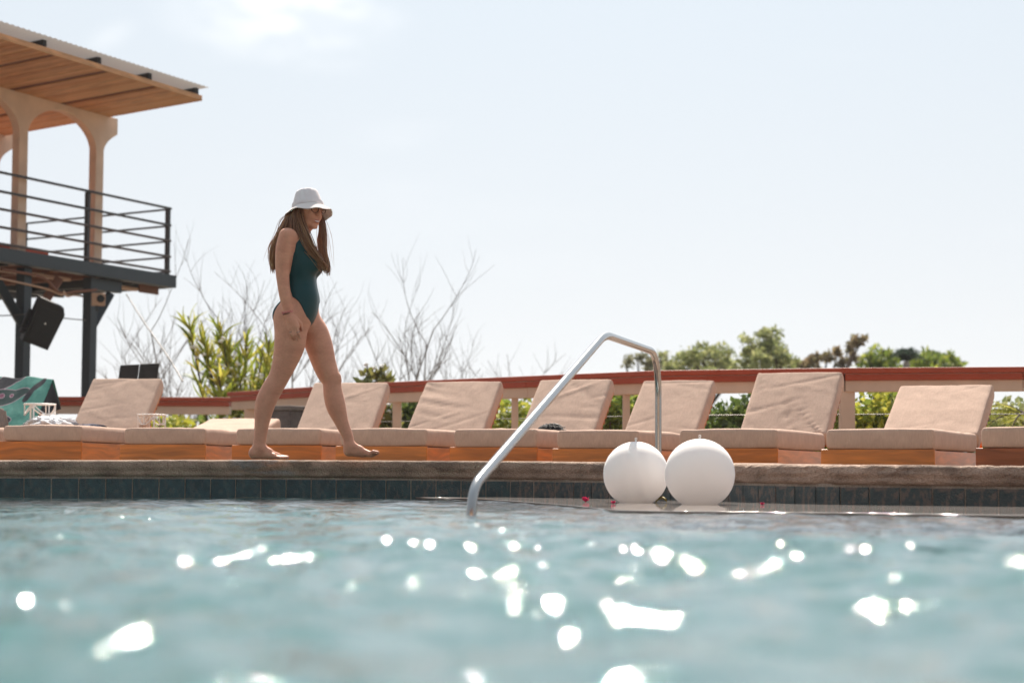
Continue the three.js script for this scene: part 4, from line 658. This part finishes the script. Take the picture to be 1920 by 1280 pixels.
function palm(px, pyTop, Z, fronds, len, seed, label, palette, o = {}) {
  const c = at(px, pyTop, Z), t = thing('palm_tree', label, 'palm', [c.x, GROUND, c.z]), H = c.y - GROUND, r = rng(seed), rach = [], lf = [];
  part('trunk', tube(curve([V(0.2, 0, 0), V(0.05, H * 0.5, 0), V(0, H, 0)], 12), Array.from({ length: 13 }, (_, i) => lerp(0.14, 0.09, i / 12)), 10), M.bark, t);
  for (let i = 0; i < fronds; i++) {
    const a = i / fronds * 6.283 + r() * 0.5, e = (o.up ?? 0.5) + 0.8 * r(), L = len * (0.75 + 0.4 * r()), d = V(Math.cos(a), 0, Math.sin(a)), pts = [];
    for (let k = 0; k <= 14; k++) { const s = k / 14; pts.push(V(0, H, 0).addScaledVector(d, L * s * Math.cos(e) * (1 - 0.1 * s)).add(V(0, L * (s * Math.sin(e) - 0.55 * s * s), 0))); }
    rach.push(tube(pts, pts.map((_, k) => lerp(0.018, 0.004, k / 14)), 5)); lf.push(pts);
  }
  part('frond_rib', merge(rach), M.barkBrown, t);
  leaves('fronds', t, fronds * 64, (r, i) => { const pts = lf[i % fronds], s = (Math.floor(i / fronds) + 0.5) / 64, f = s * 13.5 + 0.4, k = Math.min(13, Math.floor(f)), p = pts[k].clone().lerp(pts[k + 1], f - k), d = pts[k + 1].clone().sub(pts[k]).normalize(), side = d.clone().cross(V(0, 1, 0)).normalize().multiplyScalar(i % (2 * fronds) < fronds ? 1 : -1); return [p, d.multiplyScalar(0.6).add(side).add(V(0, -0.25 + gauss(r) * 0.1, 0)), len * (0.34 - 0.2 * Math.abs(s - 0.4))]; }, seed + 2, palette, thinGeo);
}
palm(1700, 678, 52, 17, 0.8, 41, 'dark bushy palm top above the parapet at the right', [[0.03, 0.055, 0.03], [0.04, 0.075, 0.04]], { up: 0.7 });
palm(1935, 790, 19.6, 10, 0.72, 42, 'small bright palm behind the parapet at the right edge', [[0.40, 0.40, 0.06], [0.28, 0.31, 0.05], [0.5, 0.48, 0.12]], { up: 0.25 });
// ------------------------------------------------------------------ the walking woman
{
  const S = F / 12, base = at(505, 861.5, 12); base.y = at(505, 861, 12).y;
  const t = thing('person', 'woman in white bucket hat, sunglasses and dark green swimsuit walking along the pool edge', 'person', base);
  const P = (px, py, z = 0) => V((px - 505) / S, (861.5 - py) / S, z);
  const near = [], torso = [];                            // primitives: [a, b, ra, rb, k]
  const add = (list, k, z0, pts) => {                      // a limb: one smooth tapering chain
    const cp = new THREE.CatmullRomCurve3(pts.map((q) => P(q[0], q[1], q[3] ?? z0)), false, 'centripetal'), cr = new THREE.CatmullRomCurve3(pts.map((q) => V(q[2] / S, 0, 0)), false, 'catmullrom', 0.5), n = pts.length > 2 ? (pts.length - 1) * 5 : 1, segs = [];
    for (let i = 0; i < n; i++) segs.push([cp.getPoint(i / n), cp.getPoint((i + 1) / n), cr.getPoint(i / n).x, cr.getPoint((i + 1) / n).x]);
    list.push({ segs, k });
  };
  // trunk
  const pair = (k, x, y, r, z) => torso.push([P(x, y, -z), P(x, y, z), r / S, r / S, k]);
  pair(0.03, 560, 531, 25.5, 0.055); pair(0.03, 558, 512, 27, 0.06); pair(0.03, 558, 492, 29, 0.062); pair(0.03, 554, 468, 24, 0.085); pair(0.03, 561, 553, 29.5, 0.062); pair(0.035, 561, 572, 30.5, 0.068); pair(0.03, 556, 590, 31, 0.075);
  for (const z of [-0.068, 0.068]) { torso.push([P(576, 494, z), P(578, 497, z), 21 / S, 20 / S, 0.02]); torso.push([P(540, 594, z * 1.1), P(543, 606, z * 1.1), 29 / S, 28 / S, 0.03]); }
  const body = [];
  body.push([P(546, 449, -0.145), P(543, 448, 0.14), 14 / S, 14.5 / S, 0.03]);
  body.push([P(554, 448, 0), P(567, 417, 0), 16.5 / S, 15 / S, 0.025]);
  // near arm, hanging
  add(body, 0.02, 0.165, [[538, 447, 15], [533.5, 472, 16.2], [531, 515, 13], [533.5, 540, 11.4, 0.175], [537.5, 562, 11, 0.18], [543, 592, 7.6, 0.185]]);
  // far arm
  add(body, 0.02, -0.16, [[550, 449, 15], [552, 480, 15], [556, 535, 11.5, -0.18], [556, 590, 8, -0.185], [556, 612, 9, -0.185]]);
  // near (rear) leg, carrying the weight
  add(body, 0.03, 0.085, [[548, 600, 32], [545, 622, 30.5], [542.5, 650, 28.5], [531, 690, 21.5], [522, 712, 19], [508.5, 736, 19.3], [498.5, 760, 18.6], [492.5, 800, 13.2], [489, 830, 11.8], [487.5, 842, 11.6]]);
  // far (front) leg
  add(body, 0.03, -0.075, [[564, 600, 30], [583, 622, 27], [594, 650, 25.5], [603, 680, 22.5], [610, 698, 20.6], [617, 714, 17], [620.5, 736, 18.2], [626, 760, 18.6], [637, 790, 13.2], [649.5, 820, 10.3], [652, 836, 10.5]]);
  body.push([P(627, 706, -0.06), P(629, 712, -0.06), 9 / S, 8 / S, 0.015]);
  // feet
  const foot = (z, inner, heel, ank, arch, ball, tips) => {
    add(body, 0.014, z, [[...heel], [...ank]]); add(body, 0.016, z, [[...ank], [...arch]]); add(body, 0.012, z, [[...heel], [ball[0] - 12, ball[1] + 0.5, ball[2]]]);
    body.push([P(arch[0], arch[1], z), P(ball[0], ball[1], z + inner * 0.022), arch[2] * 0.75 / S, ball[2] / S, 0.014]); body.push([P(arch[0] - 6, arch[1] + 4, z), P(ball[0] - 6, ball[1], z - inner * 0.024), arch[2] * 0.7 / S, ball[2] * 0.9 / S, 0.014]);
    tips.forEach(([x, y, r], i) => { const zz = z + inner * (0.033 - i * 0.0165), b = [ball[0] - i * 2, ball[1] + 0.3]; body.push([P(b[0], b[1], z + inner * (0.026 - i * 0.013)), P((b[0] + x) / 2, y - 1.2, zz), ball[2] * (i ? 0.6 : 0.7) / S, r / S, 0.006]); body.push([P((b[0] + x) / 2, y - 1.2, zz), P(x, y, zz), r / S, r / S, 0.003]); });
  };
  foot(0.085, -1, [481, 850, 11.2], [489, 841, 11], [505, 849.5, 9.5], [523, 855.3, 5.8], [[540, 857.8, 3.4], [539, 858.2, 2.7], [536.5, 858.4, 2.6], [533, 858.5, 2.5], [529, 858.6, 2.5]]);
  foot(-0.075, 1, [651.5, 844.5, 9.5], [653.5, 836, 10], [671, 842.5, 8.5], [690, 850.3, 6], [[706, 848, 3.7], [704.5, 849.5, 2.8], [701.5, 851, 2.7], [698, 852.5, 2.6], [694, 854, 2.6]]);
  // near hand: palm, four curled fingers, thumb
  const hz = 0.188;
  body.push([P(543.5, 592, hz), P(549, 606, hz + 0.004), 7.4 / S, 8.2 / S, 0.012]); body.push([P(546, 602, hz), P(549.5, 619, hz + 0.004), 6.2 / S, 6 / S, 0.012]); body.push([P(551, 602, hz + 0.004), P(559.5, 617, hz + 0.006), 6.2 / S, 5.6 / S, 0.012]); body.push([P(550, 604, hz + 0.002), P(555, 618, hz + 0.006), 7 / S, 6 / S, 0.012]);
  const fingers = [];
  [[547.5, 618, 549, 630, 551, 637.5, 2.7], [551.5, 619.5, 553.5, 632, 556, 640.5, 2.9], [555.8, 619.5, 558.5, 632, 561.5, 640.5, 2.9], [560, 618, 563.2, 630, 566.5, 637.5, 2.8]].forEach(([x0, y0, x1, y1, x2, y2, r], i) => { const z = hz + 0.004 + i * 0.003; fingers.push([P(x0, y0, z), P(x1, y1, z + 0.004), r * 1.12 / S, r / S, 0.004], [P(x1, y1, z + 0.004), P(x2, y2, z - 0.012), r / S, r * 0.8 / S, 0.003]); });
  fingers.push([P(555, 601, hz + 0.0), P(565, 611, hz - 0.018), 4.6 / S, 3.6 / S, 0.008], [P(565, 611, hz - 0.018), P(568.5, 622, hz - 0.022), 3.4 / S, 2.7 / S, 0.004]);
  // head, in its own frame: x forward, y up, z to her right
  const HC = P(571, 393, 0.0), yaw = 42 * Math.PI / 180, HM = new THREE.Matrix4().makeRotationFromEuler(new THREE.Euler(0, -yaw, -0.03, 'YXZ')).setPosition(HC), hp = (x, y, z) => V(x, y, z).applyMatrix4(HM), HI = HM.clone().invert();
  const head = [];
  for (const [a, b, ra, rb, k] of [[[-0.014, 0.025, -0.01], [-0.014, 0.025, 0.01], 0.070, 0.070, 0.02], [[0.014, 0.032, -0.01], [0.014, 0.032, 0.01], 0.063, 0.063, 0.02], [[0.03, 0.0, -0.012], [0.03, 0.0, 0.012], 0.056, 0.056, 0.025], [[0.032, -0.035, -0.012], [0.032, -0.035, 0.012], 0.050, 0.050, 0.02], [[0.028, -0.07, -0.016], [0.028, -0.07, 0.016], 0.038, 0.038, 0.02], [[0.062, -0.098, -0.006], [0.062, -0.098, 0.006], 0.0165, 0.0165, 0.02],
    [[0.085, 0.012, 0], [0.103, -0.028, 0], 0.008, 0.0105, 0.01], [[0.095, -0.032, -0.009], [0.095, -0.032, 0.009], 0.0075, 0.0075, 0.008], [[0.062, -0.034, 0.030], [0.062, -0.036, 0.030], 0.023, 0.022, 0.012], [[0.062, -0.034, -0.030], [0.062, -0.036, -0.030], 0.023, 0.022, 0.012], [[0.074, -0.064, -0.014], [0.074, -0.064, 0.014], 0.014, 0.014, 0.012], [[0.076, 0.03, -0.03], [0.076, 0.03, 0.03], 0.012, 0.012, 0.015], [[-0.01, -0.005, 0.072], [-0.014, -0.03, 0.07], 0.012, 0.009, 0.008], [[-0.01, -0.005, -0.072], [-0.014, -0.03, -0.07], 0.012, 0.009, 0.008]]) head.push([hp(...a), hp(...b), ra, rb, k]);

  function field(prims, lo, hi, h, carve) {               // signed distances on a grid, joined smoothly
    const n = [0, 1, 2].map((k) => Math.ceil((hi.getComponent(k) - lo.getComponent(k)) / h) + 1), f = new Float32Array(n[0] * n[1] * n[2]).fill(1);
    for (const item of prims) {
      const segs = item.segs ?? [item], k = item.k ?? item[4], B0 = [1e9, 1e9, 1e9], B1 = [-1e9, -1e9, -1e9];
      for (const [a, b, ra, rb] of segs) { const R = Math.max(ra, rb) + k + 3 * h; for (let c = 0; c < 3; c++) { const p = a.getComponent(c), q = b.getComponent(c); B0[c] = Math.min(B0[c], p - R, q - R); B1[c] = Math.max(B1[c], p + R, q + R); } }
      const i0 = [], i1 = []; for (let c = 0; c < 3; c++) { const l = lo.getComponent(c); i0[c] = Math.max(0, Math.floor((B0[c] - l) / h)); i1[c] = Math.min(n[c] - 1, Math.ceil((B1[c] - l) / h)); }
      const pre = segs.map(([a, b, ra, rb]) => { const dx = b.x - a.x, dy = b.y - a.y, dz = b.z - a.z; return [a.x, a.y, a.z, dx, dy, dz, dx * dx + dy * dy + dz * dz || 1e-9, ra, rb - ra, Math.min(a.y, b.y) - Math.max(ra, rb) - 0.06, Math.max(a.y, b.y) + Math.max(ra, rb) + 0.06]; });
      for (let y = i0[1]; y <= i1[1]; y++) {
        const Y = lo.y + y * h, use = segs.length > 1 ? pre.filter((q) => Y > q[9] && Y < q[10]) : pre;
        for (let z = i0[2]; z <= i1[2]; z++) for (let x = i0[0]; x <= i1[0]; x++) {
          let d = 1; const X = lo.x + x * h, Z = lo.z + z * h;
          for (const q of use) { const ax = X - q[0], ay = Y - q[1], az = Z - q[2], tt = clamp((ax * q[3] + ay * q[4] + az * q[5]) / q[6]), e = Math.sqrt((ax - q[3] * tt) ** 2 + (ay - q[4] * tt) ** 2 + (az - q[5] * tt) ** 2) - q[7] - q[8] * tt; if (e < d) d = e; }
          const o = (z * n[1] + y) * n[0] + x, e = f[o], m = Math.max(0, k - Math.abs(d - e)) / k;
          f[o] = Math.min(d, e) - m * m * k * 0.25;
        }
      }
    }
    if (carve) for (let z = 0; z < n[2]; z++) for (let y = 0; y < n[1]; y++) for (let x = 0; x < n[0]; x++) { const o = (z * n[1] + y) * n[0] + x; if (f[o] < 0.06) f[o] = carve(f[o], lo.x + x * h, lo.y + y * h, lo.z + z * h); }
    return { f, n, lo, h };
  }
  function nets({ f, n, lo, h }) {                        // surface nets: one vertex per crossed cell
    const [nx, ny, nz] = n, id = new Int32Array(nx * ny * nz).fill(-1), pos = [], idx = [], at3 = (x, y, z) => f[(z * ny + y) * nx + x];
    for (let z = 0; z < nz - 1; z++) for (let y = 0; y < ny - 1; y++) for (let x = 0; x < nx - 1; x++) {
      let c = 0, sx = 0, sy = 0, sz = 0; const v = [at3(x, y, z), at3(x + 1, y, z), at3(x, y + 1, z), at3(x + 1, y + 1, z), at3(x, y, z + 1), at3(x + 1, y, z + 1), at3(x, y + 1, z + 1), at3(x + 1, y + 1, z + 1)];
      let neg = 0; for (const q of v) if (q < 0) neg++; if (!neg || neg === 8) continue;
      for (let a = 0; a < 8; a++) for (const bit of [1, 2, 4]) { if (a & bit) continue; const b = a | bit, p = v[a], q = v[b]; if ((p < 0) === (q < 0)) continue; const s = p / (p - q); sx += (a & 1) + (bit === 1 ? s : 0); sy += ((a >> 1) & 1) + (bit === 2 ? s : 0); sz += ((a >> 2) & 1) + (bit === 4 ? s : 0); c++; }
      id[(z * ny + y) * nx + x] = pos.length / 3; pos.push(lo.x + (x + sx / c) * h, lo.y + (y + sy / c) * h, lo.z + (z + sz / c) * h);
    }
    const I = (x, y, z) => id[(z * ny + y) * nx + x], quad = (a, b, c, d, flip) => { if (a < 0 || b < 0 || c < 0 || d < 0) return; flip ? idx.push(a, c, b, a, d, c) : idx.push(a, b, c, a, c, d); };
    for (let z = 1; z < nz - 1; z++) for (let y = 1; y < ny - 1; y++) for (let x = 1; x < nx - 1; x++) {
      const s = at3(x, y, z) < 0;
      if (s !== at3(x + 1, y, z) < 0) quad(I(x, y - 1, z - 1), I(x, y, z - 1), I(x, y, z), I(x, y - 1, z), !s);
      if (s !== at3(x, y + 1, z) < 0) quad(I(x - 1, y, z - 1), I(x - 1, y, z), I(x, y, z), I(x, y, z - 1), !s);
      if (s !== at3(x, y, z + 1) < 0) quad(I(x - 1, y - 1, z), I(x, y - 1, z), I(x, y, z), I(x - 1, y, z), !s);
    }
    const g = new THREE.BufferGeometry(); g.setAttribute('position', new THREE.Float32BufferAttribute(pos, 3)); g.setIndex(idx); g.computeVertexNormals(); return g;
  }
  const all = [...torso, ...body, ...fingers, ...head];
  const ground = (d, x, y) => Math.max(d, 0.0015 - y);
  function cut(g, boxes, inside) { const p = g.attributes.position, ix = g.index.array, out = []; for (let i = 0; i < ix.length; i += 3) { const c = V(0, 0, 0); for (let k = 0; k < 3; k++) c.add(V().fromBufferAttribute(p, ix[i + k])); c.divideScalar(3); if (boxes.some((b) => b.containsPoint(c)) === inside) out.push(ix[i], ix[i + 1], ix[i + 2]); } g.setIndex(out); return g; }
  const hb = [V(HC.x - 0.13, P(0, 428).y, -0.13), V(HC.x + 0.15, HC.y + 0.15, 0.14)], nb = [V(P(536, 0).x, P(0, 645).y, 0.13), V(P(573, 0).x, P(0, 596).y, 0.24)];
  const fb = [V(P(466, 0).x, -0.01, -0.14), V(P(712, 0).x, P(0, 836).y, 0.15)];
  const boxes = [hb, nb, fb].map(([a, b]) => new THREE.Box3(a, b)), G = [];
  G.push(cut(nets(field(all, V(-0.16, -0.02, -0.26), V(0.72, 1.62, 0.28), 0.0062, ground)), boxes.map((b) => b.clone().expandByScalar(-0.004)), false));
  for (const [i, h] of [[0, 0.003], [1, 0.0024], [2, 0.003]]) G.push(cut(nets(field(all, boxes[i].min.clone().subScalar(0.02), boxes[i].max.clone().addScalar(0.02), h, ground)), [boxes[i].clone().expandByScalar(0.001)], true));
  for (const g of G) { const p = g.attributes.position; g.setAttribute('uv', new THREE.Float32BufferAttribute(new Float32Array(p.count * 2).map((_, i) => i % 2 ? p.getY(i >> 1) : p.getX(i >> 1) + p.getZ(i >> 1) * 0.7), 2)); }
  const skinMap = tex(256, 256, (u, v) => { const n = fbm(u * 8, v * 8, 5, 8, 8, 71), m = fbm(u * 40, v * 40, 2, 40, 40, 75), k = 0.93 + 0.09 * (n - 0.5) + 0.06 * (m - 0.5); return [k, k * (0.985 + 0.03 * (n - 0.5)), k * (0.975 + 0.04 * (n - 0.5))]; }, true, 0.4);
  const skin = std(rgb(0.72, 0.36, 0.24), 0.55, { map: skinMap, bumpMap: plasterBump, bumpScale: 0.0008, specularIntensity: 0.7, sheen: 0.25, sheenColor: rgb(0.8, 0.5, 0.4), sheenRoughness: 0.5 });
  part('body', merge(G), skin, t);
  // swimsuit: a thin shell over the trunk, cut at neck, arms and legs
  const ell = (x, y, cx, cy, rx, ry) => { const a = (x - cx) / rx, b = (y - cy) / ry; return (1 - Math.hypot(a, b)) * Math.min(rx, ry); };   // positive inside
  const px = (x) => 505 + x * S, py = (y) => 861.5 - y * S;
  const suitPr = [...torso, [P(551, 470, 0.075), P(549, 438, 0.085), 15 / S, 8 / S, 0.02], [P(556, 470, -0.075), P(552, 438, -0.085), 15 / S, 8 / S, 0.02]];
  const suit = nets(field(suitPr, V(-0.05, 0.70, -0.24), V(0.36, 1.42, 0.24), 0.0045, (d, x, y, z) => {
    const X = px(x), Y = py(y); let hole = -1;
    if (z > -0.02) hole = Math.max(hole, Math.min(ell(X, Y, 543.5, 626, 34, 66) / S, (z + 0.02)));               // near leg
    if (z < 0.03) hole = Math.max(hole, Math.min(ell(X, Y, 582, 640, 52, 76) / S, (0.01 - z) + (Y - 600) / S * 0.5));             // far leg
    hole = Math.max(hole, Math.min((Y - 613) / S, 1));
    hole = Math.max(hole, Math.min(ell(X, Y, 536, 462, 18.5, 30) / S, z - 0.03), Math.min(ell(X, Y, 538, 462, 18, 30) / S, -z - 0.03));  // arm holes
    hole = Math.max(hole, Math.min((464 - Y) / S, 0.062 - Math.abs(z)), Math.min(ell(X, Y, 596, 462, 24, 18) / S, 0.07 - Math.abs(z)), (444 - Y) / S);
    return Math.max(d - 0.0045, hole);
  }));
  { const p = suit.attributes.position; suit.setAttribute('uv', new THREE.Float32BufferAttribute(new Float32Array(p.count * 2).map((_, i) => i % 2 ? p.getY(i >> 1) : p.getX(i >> 1) + p.getZ(i >> 1)), 2)); }
  part('swimsuit', suit, std(rgb(0.006, 0.048, 0.054), 0.5, { bumpMap: fabricBump, bumpScale: 0.002, specularIntensity: 0.6 }), t);
  // face details
  const seal = (g) => g.applyMatrix4(HM);
  const lipPts = [], lipLow = [], teeth = []; for (let i = 0; i <= 12; i++) { const a = (i / 12 - 0.5) * 2, z = a * 0.032, x = 0.0915 - 0.021 * a * a, y = -0.066 + 0.012 * a * a; lipPts.push(V(x, y + 0.0025, z)); lipLow.push(V(x - 0.001, y - 0.0095 * (1 - a * a), z)); if (Math.abs(a) < 0.8) teeth.push(V(x - 0.0015, y - 0.003, z)); }
  const w = (n, r) => Array.from({ length: n }, (_, i) => r * (0.35 + 0.65 * Math.sin(Math.PI * i / (n - 1))));
  part('lips', seal(merge([tube(lipPts, w(13, 0.0032), 8), tube(lipLow, w(13, 0.004), 8)])), std(rgb(0.42, 0.13, 0.11), 0.4), t);
  part('teeth', seal(tube(teeth, w(teeth.length, 0.005), 8)), std(rgb(0.78, 0.74, 0.68), 0.3), t);
  { // sunglasses
    const gl = new THREE.Group(); gl.name = 'sunglasses'; gl.applyMatrix4(HM); t.add(gl);
    for (const s of [-1, 1]) {
      const sh = new THREE.Shape(); sh.absellipse(0, 0, 0.0235, 0.0205, 0, 6.2832); const yawl = Math.PI / 2 - s * 0.22;
      part('lens', new THREE.ExtrudeGeometry(sh, { depth: 0.002, bevelEnabled: true, bevelSize: 0.001, bevelThickness: 0.001, bevelSegments: 2, curveSegments: 28 }).rotateY(yawl).translate(0.1015, 0.002, s * 0.034), M.darkLens, gl);
      part('lens_rim', new THREE.TorusGeometry(1, 0.085, 8, 40).scale(0.0245, 0.0215, 0.024).rotateY(yawl).translate(0.102, 0.002, s * 0.034), M.black, gl);
      part('temple', tube([V(0.092, 0.008, s * 0.058), V(0.04, 0.008, s * 0.074), V(-0.015, 0.0, s * 0.079)], 0.0025, 6), M.black, gl);
    }
    part('bridge', tube([V(0.107, 0.006, -0.012), V(0.112, 0.011, 0), V(0.107, 0.006, 0.012)], 0.002, 6), M.black, gl);
  }
  { // bucket hat
    const hat = new THREE.Group(); hat.name = 'bucket_hat'; hat.position.copy(P(571.5, 387, 0.005)); hat.rotation.set(-0.2, 0, 0.11); t.add(hat);
    const prof = [[0.001, 0.112], [0.03, 0.112], [0.052, 0.108], [0.063, 0.102], [0.069, 0.093], [0.078, 0.066], [0.087, 0.035], [0.096, 0.004], [0.099, -0.003]], rim = [[0.099, -0.003], [0.111, -0.015], [0.127, -0.031], [0.1445, -0.046], [0.146, -0.049], [0.1425, -0.050], [0.125, -0.035], [0.107, -0.0185], [0.094, -0.006]];
    const crumple = (g, k) => { const p = g.attributes.position; for (let i = 0; i < p.count; i++) { const x = p.getX(i), y = p.getY(i), z = p.getZ(i), a = Math.atan2(z, x), q = 1 + k * (fbm(Math.cos(a) * 3 + 4, Math.sin(a) * 3 + y * 28, 3) - 0.5), rr = Math.hypot(x, z), wave = rr > 0.1 ? (rr - 0.1) * 0.16 * Math.sin(a * 3 + 1) + (rr - 0.1) * 0.1 * Math.sin(a * 7) : 0; p.setXYZ(i, x * q, y + wave + (rr < 0.1 ? 0.008 * (fbm(x * 40 + 9, z * 40 + y * 20, 3) - 0.5) : 0), z * q); } g.computeVertexNormals(); return uvBox(g); };
    const cloth = std(rgb(0.74, 0.70, 0.71), 0.95, { bumpMap: fabricBump, bumpScale: 0.002 });
    const smooth = (pts, n) => new THREE.CatmullRomCurve3(pts.map((q) => V(q[0], q[1], 0)), false, 'centripetal').getPoints(n).map((q) => new THREE.Vector2(Math.max(0.0005, q.x), q.y));
    part('crown', crumple(new THREE.LatheGeometry(smooth(prof, 40), 96), 0.05), cloth, hat);
    part('brim', crumple(new THREE.LatheGeometry(smooth(rim, 40), 96), 0.02), std(rgb(0.72, 0.67, 0.64), 0.95, { bumpMap: fabricBump, bumpScale: 0.002, side: THREE.DoubleSide }), hat);
    part('seam', new THREE.TorusGeometry(0.0975, 0.0016, 6, 80).rotateX(Math.PI / 2).translate(0, 0.001, 0), cloth, hat);
    part('band', crumple(new THREE.LatheGeometry([[0.0965, 0.004], [0.0955, 0.02], [0.0935, 0.026]].map((q) => new THREE.Vector2(q[0] + 0.0015, q[1])), 80), 0.02), cloth, hat);
  }
  { // hair: long wavy locks in three falls
    const r = rng(91), locks = [], cols = [], dark = [0.13, 0.056, 0.026], mid = [0.32, 0.15, 0.068], light = [0.56, 0.32, 0.15];
    const fall = (n, path, spread, rad, tone) => {
      for (let i = 0; i < n; i++) {
        const a = gauss(r), b = gauss(r), ph = r() * 6, cut_ = 0.82 + 0.2 * r(), wv = 1.0 + r() * 1.8, w0 = 0.35 * gauss(r);
        const pts = path.map(([x, y, z, s], k) => P(x + a * s * spread + Math.sin(k * 1.9 + w0 + path[0][0]) * (1.2 + 0.35 * k) * 0.7 + Math.sin(k * 1.3 + ph) * wv * 0.6, y + (k === path.length - 1 ? gauss(r) * 7 : 0), z + b * s * spread * 0.6 / S * 1.6)); const c = curve(pts, 22).slice(0, Math.ceil(23 * cut_));
        const tone_ = tone + gauss(r) * 0.35, g = tube(c, c.map((_, k) => rad * (0.75 + 0.5 * r()) * 0.0027 * (1 - 0.75 * Math.pow(k / c.length, 3))), 5, false);
        const col = []; for (let k = 0; k < c.length; k++) for (let q = 0; q <= 5; q++) { const m = clamp(tone_ + 0.55 * k / c.length); col.push(...[0, 1, 2].map((h) => m < 0.5 ? lerp(dark[h], mid[h], m * 2) : lerp(mid[h], light[h], m * 2 - 1))); }
        locks.push(g); cols.push(...(g.index ? Array.from(g.index.array).flatMap((ix) => col.slice(ix * 3, ix * 3 + 3)) : col));
      }
    };
    fall(430, [[556, 388, 0.068, 3.5], [553, 400, 0.086, 5.5], [554, 418, 0.094, 7], [560, 441, 0.10, 11], [573, 464, 0.105, 12], [588, 485, 0.10, 10], [602, 505, 0.085, 7]], 1.0, 1.15, 0.15);
    fall(160, [[562, 386, 0.075, 2.5], [563, 398, 0.084, 2.5], [565, 420, 0.088, 4], [572, 445, 0.092, 7], [584, 470, 0.09, 8], [598, 492, 0.08, 6], [606, 506, 0.07, 4]], 1.0, 1.0, 0.25);
    fall(260, [[588, 389, -0.07, 3], [594, 404, -0.085, 4], [596, 425, -0.09, 5], [597, 448, -0.085, 6], [600, 470, -0.07, 6], [604, 490, -0.06, 5], [608, 507, -0.05, 4]], 1.0, 1.05, 0.2);
    fall(420, [[556, 391, 0.04, 3], [541, 404, 0.05, 5], [534, 420, 0.05, 8], [526, 442, 0.045, 10], [517, 464, 0.04, 10], [511, 486, 0.035, 8], [509, 505, 0.03, 6]], 1.0, 1.2, 0.35);
    fall(200, [[556, 391, -0.02, 3], [540, 408, -0.02, 6], [531, 432, -0.02, 9], [524, 455, -0.01, 9], [516, 480, 0, 8], [512, 502, 0.01, 5]], 1.0, 1.2, 0.4);
    fall(140, [[556, 388, 0.06, 4], [549, 401, 0.078, 5], [546, 420, 0.085, 6], [543, 438, 0.085, 7]], 1.0, 1.2, 0.05);
    fall(26, [[556, 391, 0.02, 3], [535, 410, 0.02, 10], [528, 440, 0.03, 14], [516, 470, 0.02, 14], [506, 500, 0.02, 13]], 1.1, 0.45, 0.6);
    fall(22, [[588, 389, -0.06, 3], [597, 410, -0.07, 6], [600, 440, -0.06, 9], [604, 470, -0.05, 10], [611, 500, -0.04, 9]], 1.1, 0.45, 0.6);
    const cap = new THREE.SphereGeometry(1, 32, 24).scale(0.080, 0.080, 0.082).applyMatrix4(HM.clone().multiply(new THREE.Matrix4().makeTranslation(-0.022, 0.012, 0))), cg = merge([cap]);
    for (let i = 0; i < cg.attributes.position.count; i++) cols.push(...dark); locks.push(cg);
    const g = merge(locks); g.setAttribute('color', new THREE.Float32BufferAttribute(cols, 3));
    part('hair', g, std(rgb(1, 1, 1), 0.42, { vertexColors: true, sheen: 0.3, sheenColor: rgb(0.6, 0.35, 0.2), transmission: 0.4 }), t);
  }
  { // bracelets and rings
    const c = P(541.8, 590, 0.1845), d = P(543, 592, 0.185).sub(P(537.5, 562, 0.18)).normalize(), q = new THREE.Quaternion().setFromUnitVectors(V(0, 1, 0), d), r = rng(7), beads = [], fr = [];
    for (let i = 0; i < 22; i++) { const a = i / 22 * 6.283; beads.push(new THREE.IcosahedronGeometry(0.0052, 1).scale(1, 1.2, 1).translate(Math.cos(a) * 0.0305, (i % 2) * 0.003, Math.sin(a) * 0.0305)); }
    for (let i = 0; i < 16; i++) { const a = i / 16 * 6.283 + r(), k = 0.034 + 0.012 * r(); fr.push(tube([V(Math.cos(a) * 0.03, 0.004, Math.sin(a) * 0.03), V(Math.cos(a) * k, -0.003 - 0.008 * r(), Math.sin(a) * k)], 0.0022, 5)); }
    const br = new THREE.Group(); br.name = 'bracelet'; br.position.copy(c); br.quaternion.copy(q); t.add(br);
    part('beads', merge(beads), std(rgb(0.62, 0.22, 0.20), 0.5), br).userData.kind = 'stuff'; part('tassels', merge(fr), std(rgb(0.66, 0.25, 0.20), 0.8), br).userData.kind = 'stuff';
    part('cord', new THREE.TorusGeometry(0.029, 0.0022, 8, 36).rotateX(Math.PI / 2).translate(0, 0.011, 0), M.black, br);
    for (const [x, y, z] of [[562.2, 627.5, hz + 0.0165], [548.6, 627, hz + 0.008]]) part('ring', new THREE.TorusGeometry(0.0094, 0.0018, 8, 24).rotateX(Math.PI / 2).rotateZ(0.2).translate(...P(x, y, z).toArray()), M.steel, t);
  }
}
//@@NEXT
renderer.render(scene, camera);
